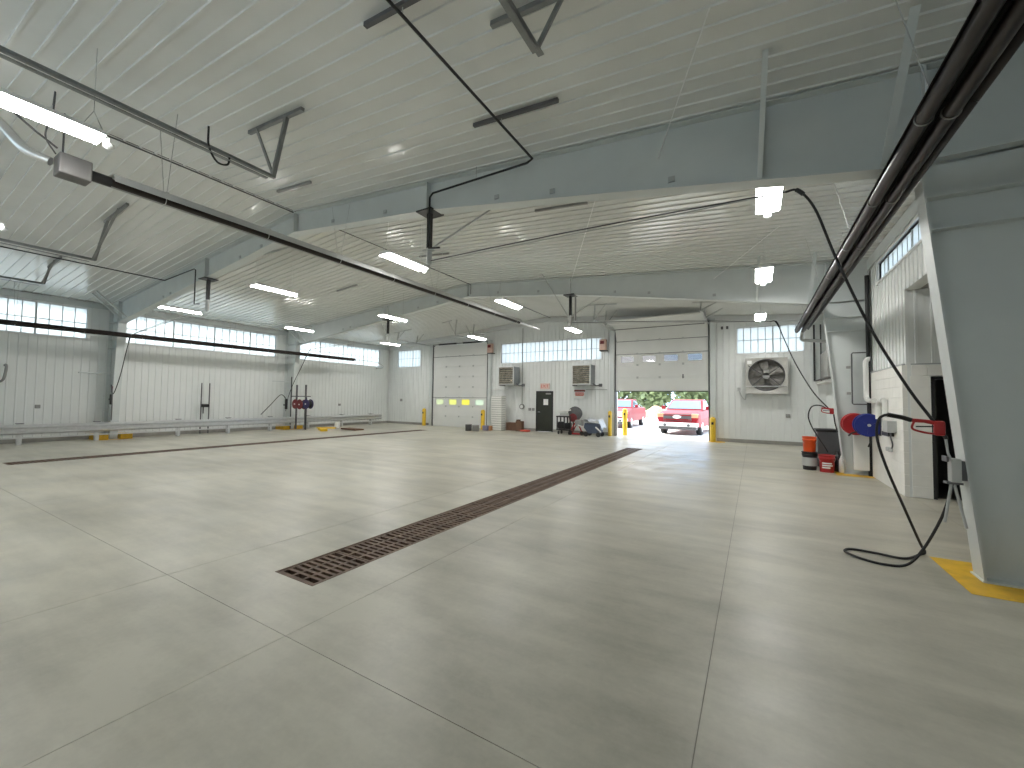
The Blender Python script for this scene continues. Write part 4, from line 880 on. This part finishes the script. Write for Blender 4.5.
def unit_heater(x, z, label, wd=0.92):
    root = thing('unit_heater', label, 'unit heater', (x, 18.3, z), 'wall unit heaters')
    MB().bx(x - wd / 2, x + wd / 2, 18.35, 18.95, z - 0.47, z + 0.47).build('cabinet', mat('heater_grey', (0.30, 0.32, 0.33), 0.5, var=0.05), root)
    MB().bx(x - wd / 2, x + wd / 2, 18.30, 18.35, z + 0.43, z + 0.47).bx(x - wd / 2, x + wd / 2, 18.30, 18.35, z - 0.47, z - 0.43).bx(x - wd / 2, x - wd / 2 + 0.04, 18.30, 18.35, z - 0.43, z + 0.43).bx(x + wd / 2 - 0.04, x + wd / 2, 18.30, 18.35, z - 0.43, z + 0.43).build('front_frame', M_ALU, root)
    for k in range(9):
        zz_ = z - 0.38 + k * 0.095
        MB().prism([(18.305, zz_ - 0.035), (18.345, zz_ + 0.04), (18.35, zz_ + 0.036), (18.31, zz_ - 0.04)], 'x', x - wd / 2 + 0.04, x + wd / 2 - 0.04).build('louver', M_MIRROR, root)
    MB().bar((x - wd / 2, 18.4, z - 0.5), (x - wd / 2, 18.98, z - 0.5), 0.05, 0.05).bar((x + wd / 2, 18.4, z - 0.5), (x + wd / 2, 18.98, z - 0.5), 0.05, 0.05).build('bracket', M_MGREY, root)
    MB().tube([(x + wd / 2 + 0.02, 18.6, z - 0.42), (x + wd / 2 + 0.18, 18.6, z - 0.52), (x + wd / 2 + 0.35, 18.7, z - 0.5)], 0.03, 8).bevbox(x + wd / 2 + 0.28, x + wd / 2 + 0.42, 18.66, 18.78, z - 0.56, z - 0.42, 0.01).build('gas_valve', M_DGREY, root)
unit_heater(-11.16, 2.86, 'wall heater with mirrored louvers beside the closed overhead door')
unit_heater(-7.02, 2.83, 'wall heater with mirrored louvers above the red and white sign')
ex = thing('exit_sign', 'red and white exit sign above the dark door', 'exit sign', (-9.2, 18.95, 2.3))
MB().bevbox(-9.46, -8.94, 18.92, 18.975, 2.16, 2.46, 0.01).build('case', mat('exit_case', (0.78, 0.60, 0.55), 0.5, var=0.03), ex)
text('EXIT', 0.22, (-9.2, 18.915, 2.31), (PI / 2, 0, 0), M_SIGNRED, ex)
sg = thing('wall_sign', 'white notice board with a red header under the right wall heater', 'sign', (-7.33, 18.95, 1.92))
MB().bevbox(-7.60, -7.05, 18.94, 18.975, 1.70, 2.13, 0.006).build('board', M_PAPER, sg)
MB().bx(-7.60, -7.05, 18.934, 18.94, 2.04, 2.13).build('header', mat('sign_maroon', (0.20, 0.05, 0.04), 0.5, var=0.05), sg)
for k, (wd, z) in enumerate(((0.46, 1.98), (0.48, 1.92), (0.42, 1.86))): MB().bx(-7.33 - wd / 2, -7.33 + wd / 2, 18.935, 18.94, z - 0.022, z + 0.022).build('text_row', M_SIGNRED, sg)
cv = thing('conduit_switch', 'long thin conduit dropping to a round box left of the dark door', 'conduit', (-10.53, 18.95, 1.2))
MB().cyl((-10.53, 18.95, 1.35), (-10.53, 18.95, 5.4), 0.018, 8).build('conduit', M_MGREY, cv)
MB().cyl((-10.53, 18.90, 1.25), (-10.53, 18.97, 1.25), 0.14, 16).build('box', M_MGREY, cv); MB().cyl((-10.53, 18.885, 1.25), (-10.53, 18.90, 1.25), 0.085, 16).build('cover', M_PAPER, cv)
sw = thing('switch_plate', 'pair of small dark switch boxes beside the dark door', 'switch', (-9.97, 18.95, 1.12))
for x in (-10.07, -9.87): MB().bevbox(x - 0.07, x + 0.07, 18.92, 18.977, 1.05, 1.19, 0.01).build('switch', M_MGREY, sw)
for x, z, lab in ((-12.45, 4.42, 'red and white siren box above the corner of the closed overhead door'), (-6.10, 4.25, 'red and white siren box above the corner of the open overhead door')):
    al = thing('alarm_box', lab, 'alarm', (x, 18.9, z), 'alarm boxes')
    MB().bevbox(x - 0.16, x + 0.16, 18.66, 18.83, z - 0.26, z + 0.24, 0.015).build('case', mat('alarm_cream', (0.62, 0.42, 0.34), 0.5, var=0.1), al)
    MB().bx(x - 0.10, x + 0.08, 18.63, 18.66, z + 0.02, z + 0.16).build('horn', M_DRED, al)
    MB().bx(x - 0.17, x + 0.17, 18.70, 18.975, z - 0.30, z - 0.26).build('bracket', M_DGREY, al)
for x in (-1.12, -0.93):
    b = MB().bevbox(x - 0.04, x + 0.04, 18.93, 18.977, 4.62, 4.74, 0.008); quick('junction_cover', b, M_DGREY, 'tiny dark %s cover plate beside the open overhead door top' % ('first' if x < -1 else 'second'), 'cover')
quick('wall_rail', MB().cyl((-12.4, 18.93, 2.15), (-11.4, 18.93, 2.17), 0.022, 8), M_PVC, 'white pipe along the wall under the left wall heater', 'pipe')
quick('wall_rail', MB().cyl((-7.0, 18.93, 2.14), (-5.95, 18.93, 2.14), 0.018, 8), M_LGREY, 'grey pipe along the wall under the right wall heater', 'pipe')
# bollards
def bollard(x, y, h, label, r=0.11):
    root = thing('bollard', label, 'bollard', (x, y, 0), 'yellow bollards')
    MB().lathe([(r, 0), (r, h - 0.08), (r * 0.85, h - 0.03), (r * 0.5, h), (0, h + 0.005)], (x, y, 0.001), 'z', 18).build('post', M_YELLOW, root)
    MB().bx(x - 0.04, x + 0.04, y - r - 0.012, y - r + 0.01, h - 0.30, h - 0.20).build('sensor_eye', M_BLACK, root)
bollard(-17.05, 18.62, 1.02, 'yellow bollard at the outer side of the closed overhead door')
bollard(-12.5, 18.2, 1.05, 'yellow bollard between the closed door and the small bins')
bollard(-5.72, 18.62, 1.15, 'yellow bollard inside the open doorway next to the wall heater side', 0.085)
bollard(-5.28, 19.55, 1.25, 'brighter yellow bollard just outside the open doorway')
bollard(-1.46, 18.62, 1.0, 'yellow bollard at the fan side of the open doorway')

# clutter at the foot of the far wall
ct = thing('tool_cart', 'low black two-shelf cart beside the dark door', 'cart', (-7.75, 18.2, 0))
for z in (0.22, 0.84): MB().bevbox(-8.12, -7.38, 17.95, 18.45, z - 0.03, z + 0.03, 0.012).build('shelf', M_BLACK, ct)
for x in (-8.08, -7.72, -7.42):
    for y in (18.0, 18.4): MB().bx(x - 0.025, x + 0.025, y - 0.025, y + 0.025, 0.22, 0.84).build('leg', M_BLACK, ct)
for x in (-8.02, -7.48):
    for y in (18.03, 18.38): MB().cyl((x - 0.02, y, 0.085), (x + 0.02, y, 0.085), 0.08, 14).build('wheel', M_RUBBER, ct)
for x, h in ((-7.95, 0.34), (-7.6, 0.3)): quick('black_crate', MB().bevbox(x - 0.14, x + 0.14, 18.05, 18.35, 0.252, 0.252 + h, 0.05), M_BLACK, 'black tool bag on the lower shelf of the cart, %s' % ('near the door end' if x < -7.8 else 'near the drum end'), 'bag')
pt = thing('white_box', 'white machine lid lying on top of the black cart', 'box', (-7.75, 18.2, 0.87))
MB().bevbox(-7.95, -7.5, 18.0, 18.4, 0.872, 1.0, 0.02).build('body', M_LGREY, pt); MB().bar((-8.05, 18.2, 1.06), (-7.40, 18.2, 1.16), 0.42, 0.05).build('lid', M_PVC, pt)
dr = thing('drum_dolly', 'round dark drum tilted on a red wheeled frame beside the cart', 'drum', (-7.15, 18.2, 0))
c = Vector((-7.25, 18.2, 1.0))
MB().lathe([(0, -0.16), (0.26, -0.16), (0.31, -0.12), (0.33, 0.0), (0.31, 0.12), (0.26, 0.16), (0, 0.16)], c, 'y', 28).build('drum', M_DGREY, dr)
MB().lathe([(0, -0.02), (0.17, -0.02), (0.20, 0.0), (0.17, 0.02), (0, 0.02)], c + Vector((-0.05, -0.16, -0.2)), 'y', 20).build('face_plate', M_DRED, dr)
MB().tube([(-7.45, 18.05, 0.1), (-7.2, 18.1, 0.6), (-7.05, 18.1, 0.85)], 0.03, 8).tube([(-7.45, 18.4, 0.1), (-7.2, 18.35, 0.6), (-7.05, 18.35, 0.85)], 0.03, 8).tube([(-6.85, 18.1, 0.08), (-7.1, 18.1, 0.62)], 0.03, 8).tube([(-7.5, 18.05, 0.06), (-6.75, 18.05, 0.06)], 0.04, 8).build('frame', M_RED, dr)
MB().bevbox(-7.2, -6.85, 18.0, 18.3, 0.42, 0.72, 0.05).build('motor', M_MGREY, dr)
for x in (-7.42, -6.85): MB().cyl((x, 18.0, 0.10), (x, 18.05, 0.10), 0.095, 16).build('wheel', M_RUBBER, dr)
wb = thing('tub_cart', 'slate blue tub cart on black wheels near the open doorway', 'cart', (-6.25, 17.9, 0))
MB().prism([(-6.62, 0.40), (-6.42, 0.16), (-5.92, 0.16), (-5.82, 0.56), (-6.58, 0.60)], 'y', 17.65, 18.15).build('tub', M_NAVY, wb)
for x in (-6.52, -5.94): MB().cyl((x, 17.62, 0.11), (x, 17.68, 0.11), 0.105, 16).cyl((x, 18.12, 0.11), (x, 18.18, 0.11), 0.105, 16).build('wheel', M_RUBBER, wb)
for q in (((-6.65, 17.63, 0.42), (-6.9, 17.63, 0.5)), ((-6.05, 17.6, 0.44), (-5.8, 17.55, 0.24))): MB().bar(q[0], q[1], 0.05, 0.05).build('handle', M_PVC, wb)
b = MB(); nx, ny = 12, 6; vs = []
for i in range(nx):
    for j in range(ny):
        x = -6.68 + i * 0.085; y = 17.6 + j * 0.12
        vs.append((x, y, 0.72 + 0.06 * math.sin(i * 0.9) * math.cos(j * 1.3) + 0.05 * random.random() - 0.16 * max(0, i - 9) - (0.10 * i / 12 if j == 0 else 0)))
vs += [(p[0], p[1], p[2] - 0.012) for p in vs]; M_ = nx * ny
b.add(vs, [(i * ny + j, (i + 1) * ny + j, (i + 1) * ny + j + 1, i * ny + j + 1) for i in range(nx - 1) for j in range(ny - 1)] + [(M_ + i * ny + j, M_ + i * ny + j + 1, M_ + (i + 1) * ny + j + 1, M_ + (i + 1) * ny + j) for i in range(nx - 1) for j in range(ny - 1)], True)
quick('plastic_sheet', b, M_PLASTIC, 'crumpled pale plastic sheet heaped on the slate blue tub cart', 'plastic sheet')
st = thing('slotted_stack', 'tall pale stack of slotted trays by the closed overhead door', 'trays', (-11.6, 18.3, 0))
for k in range(15): MB().bevbox(-11.93, -11.28, 18.1, 18.6, 0.02 + k * 0.118, 0.02 + k * 0.118 + 0.098, 0.015).build('tray', M_PVC, st)
MB().bx(-11.90, -11.31, 18.13, 18.57, 0.0, 1.79).build('core', M_MGREY, st)
quick('brown_box', MB().bevbox(-11.2, -10.45, 18.45, 18.8, 0.005, 0.42, 0.012), M_BROWN, 'long brown cardboard box under the left wall heater', 'box')
quick('tan_box', MB().bevbox(-10.48, -10.15, 18.2, 18.5, 0.005, 0.52, 0.012).bevbox(-10.45, -10.32, 18.2, 18.45, 0.53, 0.60, 0.01), M_BROWN, 'upright tan box standing before the long brown box', 'box')
quick('red_rag', MB().bevbox(-10.2, -9.72, 18.15, 18.4, 0.004, 0.10, 0.03), M_SIGNRED, 'low red bundle on the floor by the dark door', 'bundle')
def pail(x, y, r, h, m, label, name='pail'):
    root = thing(name, label, 'pail', (x, y, 0)); MB().lathe([(0, 0), (r, 0), (r * 1.02, h * 0.9), (r * 1.08, h * 0.92), (r * 1.08, h), (r * 0.95, h), (r * 0.93, 0.03), (0, 0.03)], (x, y, 0.003), 'z', 18).build('body', m, root)
    MB().cyl((x, y, h - 0.03), (x, y, h - 0.01), r * 0.94, 16).build('lid', M_DGREY, root)
pail(-12.55, 17.0, 0.16, 0.32, M_DGREY, 'dark grey pail farthest from the pale tray stack')
pail(-12.18, 17.1, 0.17, 0.30, M_MGREY, 'mid grey pail between the dark pail and the purple box')
quick('purple_box', MB().bevbox(-12.12, -11.82, 17.6, 17.85, 0.004, 0.26, 0.02), mat('dull_violet', (0.22, 0.21, 0.32), 0.5, var=0.1), 'small dull violet box near the tray stack', 'box')
quick('orange_box', MB().bevbox(-11.93, -11.70, 17.75, 17.95, 0.004, 0.24, 0.02), mat('dull_orange', (0.50, 0.25, 0.12), 0.55, var=0.1), 'small dull orange box against the pale tray stack', 'box')

# ---------------------------------------------------------------- outside
gnd = struct('ground')
MB().bx(-90, 60, YB + 0.2, 140, -0.3, -0.03).bx(-90, XL - 0.22, -60, YB + 0.2, -0.3, -0.03).bx(XR + 3.4, 60, -60, YB + 0.2, -0.3, -0.03).build('yard', M_GRAVEL, gnd)
MB().bx(G2[0], G2[1], YB + 0.19, YB + 1.4, -0.25, -0.005).build('apron', M_FLOOR, gnd)

def truck(loc, rot, label, grille_m):
    # a full-size pickup, nose along -y in its own frame, built from lofted sections
    root = thing('pickup_truck', label, 'car', loc)
    T = Matrix.Translation(loc) @ Matrix.Rotation(rot, 4, 'Z')
    def P(b):
        b.v = [tuple(T @ Vector(q)) for q in b.v]; return b
    W = 1.0
    secs = [(-0.02, 0.50, 0.86, 0.88, 0.95), (0.10, 0.42, 1.06, 0.94, 0.98), (0.5, 0.40, 1.15, 0.985, 0.95), (1.45, 0.40, 1.22, 1.0, 0.93), (1.6, 0.40, 1.24, 1.0, 0.93), (5.4, 0.45, 1.24, 1.0, 0.95), (5.6, 0.55, 1.15, 0.96, 0.94)]
    def ring(y, z0, z1, w0, w1): return [(-w0, y, z0), (w0, y, z0), (w0 * 1.01, y, (z0 + z1) / 2), (w1, y, z1 - 0.06), (w1 - 0.10, y, z1), (-w1 + 0.10, y, z1), (-w1, y, z1 - 0.06), (-w0 * 1.01, y, (z0 + z1) / 2)]
    b = MB(); vs = [q for s_ in secs for q in ring(*s_)]; n = 8
    fs = [tuple(range(n)), tuple(range(len(vs) - 1, len(vs) - 1 - n, -1))]
    for i in range(len(secs) - 1): fs += [(i * n + k, i * n + (k + 1) % n, (i + 1) * n + (k + 1) % n, (i + 1) * n + k) for k in range(n)]
    b.add(vs, fs); P(b).build('body', M_CARRED, root)
    b = MB(); cab = [(1.5, 1.22, 0.90), (2.25, 1.72, 0.76), (2.5, 1.77, 0.74), (3.4, 1.76, 0.74), (3.75, 1.22, 0.88)]
    q = [(-c_[2], c_[0], c_[1]) for c_ in cab] + [(c_[2], c_[0], c_[1]) for c_ in cab]
    b.add(q, [(0, 1, 2, 3, 4), (9, 8, 7, 6, 5)] + [(i, 5 + i, 6 + i, 1 + i) for i in range(4)] + [(0, 4, 9, 5)]); P(b).build('cab', M_CARRED, root)
    b = MB(); b.add([(-0.82, 1.56, 1.27), (0.82, 1.56, 1.27), (0.69, 2.20, 1.69), (-0.69, 2.20, 1.69), (-0.82, 1.54, 1.28), (0.82, 1.54, 1.28), (0.69, 2.18, 1.70), (-0.69, 2.18, 1.70)], [(0, 1, 2, 3), (7, 6, 5, 4), (0, 4, 5, 1), (1, 5, 6, 2), (2, 6, 7, 3), (3, 7, 4, 0)]); P(b).build('windscreen', M_CARGLASS, root)
    for s in (-1, 1):
        b = MB(); b.add([(s * 0.885, 1.75, 1.28), (s * 0.87, 3.55, 1.28), (s * 0.765, 3.32, 1.68), (s * 0.775, 2.35, 1.68), (s * 0.90, 1.75, 1.27), (s * 0.885, 3.55, 1.27), (s * 0.78, 3.32, 1.69), (s * 0.79, 2.35, 1.69)], [(0, 1, 2, 3), (7, 6, 5, 4), (0, 4, 5, 1), (1, 5, 6, 2), (2, 6, 7, 3), (3, 7, 4, 0)]); P(b).build('side_window', M_CARGLASS, root)
        P(MB().bevbox(s * 1.10 - 0.10, s * 1.10 + 0.10, 1.72, 1.82, 1.24, 1.42, 0.03)).build('mirror', M_CARRED, root)
        P(MB().bevbox(s * 0.80 - 0.16, s * 0.80 + 0.16, -0.03, 0.14, 0.86, 1.06, 0.03)).build('headlamp', M_HEADL, root)
        P(MB().cyl((s * 0.55, -0.20, 0.50), (s * 0.55, -0.10, 0.50), 0.07, 12)).build('fog_lamp', M_DGREY, root)
        for y in (0.95, 4.5):
            wh = P(MB().lathe([(0, -0.13), (0.26, -0.13), (0.37, -0.12), (0.40, -0.08), (0.40, 0.08), (0.37, 0.12), (0.26, 0.13), (0, 0.13)], (s * 0.86, y, 0.38), 'x', 24)).build('wheel', M_RUBBER, root)
            P(MB().lathe([(0, 0.14 * s), (0.22, 0.135 * s), (0.24, 0.12 * s)], (s * 0.87, y, 0.38), 'x', 16)).build('hubcap', M_CHROME, wh)
    gri = P(MB().bevbox(-0.66, 0.66, -0.07, 0.06, 0.70, 1.04, 0.03)).build('grille', grille_m, root)
    g = MB()
    for z in (0.76, 0.98): g.bx(-0.64, 0.64, -0.095, -0.06, z - 0.025, z + 0.025)
    P(g).build('grille_bar', M_CARRED if grille_m is M_DGREY else M_CHROME, root)
    P(MB().bx(-0.52, 0.52, -0.085, -0.06, 0.72, 0.80)).build('grille_slot', M_BLACK, root)
    em = MB(); N_ = 20
    em.add([(0.20 * math.cos(2 * PI * k / N_), -0.10, 0.90 + 0.085 * math.sin(2 * PI * k / N_)) for k in range(N_)] + [(0.20 * math.cos(2 * PI * k / N_), -0.06, 0.90 + 0.085 * math.sin(2 * PI * k / N_)) for k in range(N_)], [tuple(range(N_)), tuple(range(2 * N_ - 1, N_ - 1, -1))] + [(k, (k + 1) % N_, N_ + (k + 1) % N_, N_ + k) for k in range(N_)])
    P(em).build('emblem', M_PAPER, gri)
    P(MB().bevbox(-0.97, 0.97, -0.17, 0.08, 0.42, 0.62, 0.05)).build('bumper', M_WHITE, root)
    P(MB().bevbox(-0.90, 0.90, -0.10, 0.2, 0.27, 0.42, 0.03)).build('air_dam', M_DGREY, root)
    return root
truck((-3.28, 21.7, -0.03), math.radians(-4), 'red pickup truck facing the open doorway with a white oval emblem', M_DGREY)
truck((-7.45, 24.6, -0.03), math.radians(2), 'red pickup truck with a chrome grille parked at an angle behind the bollards', M_CHROME)
b = MB(); bm = bmesh.new(); bmesh.ops.create_icosphere(bm, subdivisions=3, radius=1)
for q in bm.verts:
    q.co *= 1 + 0.25 * (random.random() - 0.5); q.co.z = max(q.co.z, -0.05)
bm.verts.index_update(); vs = [(-8.75 + q.co.x * 1.1, 44 + q.co.y * 1.1, -0.05 + q.co.z * 1.15) for q in bm.verts]; b.add(vs, [[q.index for q in f.verts] for f in bm.faces]); bm.free()
quick('rock_pile', b, M_ROCK, 'tan heap of rubble far out between the two trucks', 'rubble')
def tree(x, y, h, r, label, seed):
    rnd = random.Random(seed); root = thing('tree', label, 'tree', (x, y, 0), 'trees beyond the yard')
    MB().tube([(x, y, -0.05), (x + 0.1, y, h * 0.35), (x, y, h * 0.75)], [0.22, 0.16, 0.05], 8).build('trunk', M_BARK, root)
    b = MB()
    for k in range(700):
        while True:
            d = Vector((rnd.uniform(-1, 1), rnd.uniform(-1, 1), rnd.uniform(-1, 1)))
            if d.length < 1: break
        c = Vector((x, y, h * 0.55)) + Vector((d.x * r, d.y * r, d.z * h * 0.47)); s = rnd.uniform(0.25, 0.5)
        u = Vector((rnd.uniform(-1, 1), rnd.uniform(-1, 1), rnd.uniform(-1, 1))).normalized(); v_ = u.cross(Vector((0.3, 0.5, 0.8))).normalized()
        b.add([c - u * s, c + v_ * s * 0.6, c + u * s, c - v_ * s * 0.6], [(0, 1, 2, 3)])
    b.build('crown', M_LEAF, root, kind='stuff')
TL = ['low green tree left of the others, in the front row beyond the yard', 'tall green tree behind the angled truck, front row beyond the yard', 'green tree right above the rubble heap beyond the yard', 'green tree over the left of the facing truck beyond the yard', 'green tree over the cab of the facing truck beyond the yard', 'farthest left green tree, hidden by the door jamb edge, beyond the yard', 'tall green tree in the back row above the rubble heap', 'tall green tree in the back row above the facing truck']
for k, (x, y, h, r) in enumerate(((-19.5, 50, 5.0, 2.3), (-14.6, 50, 5.4, 2.2), (-10.2, 50, 4.7, 2.1), (-5.9, 50, 5.2, 2.0), (-1.7, 50, 5.0, 2.1), (-24.6, 56, 5.5, 2.5), (-12.6, 58, 6.2, 3.0), (-6.2, 58, 6.4, 3.0))): tree(x, y, h, r, TL[k], k)
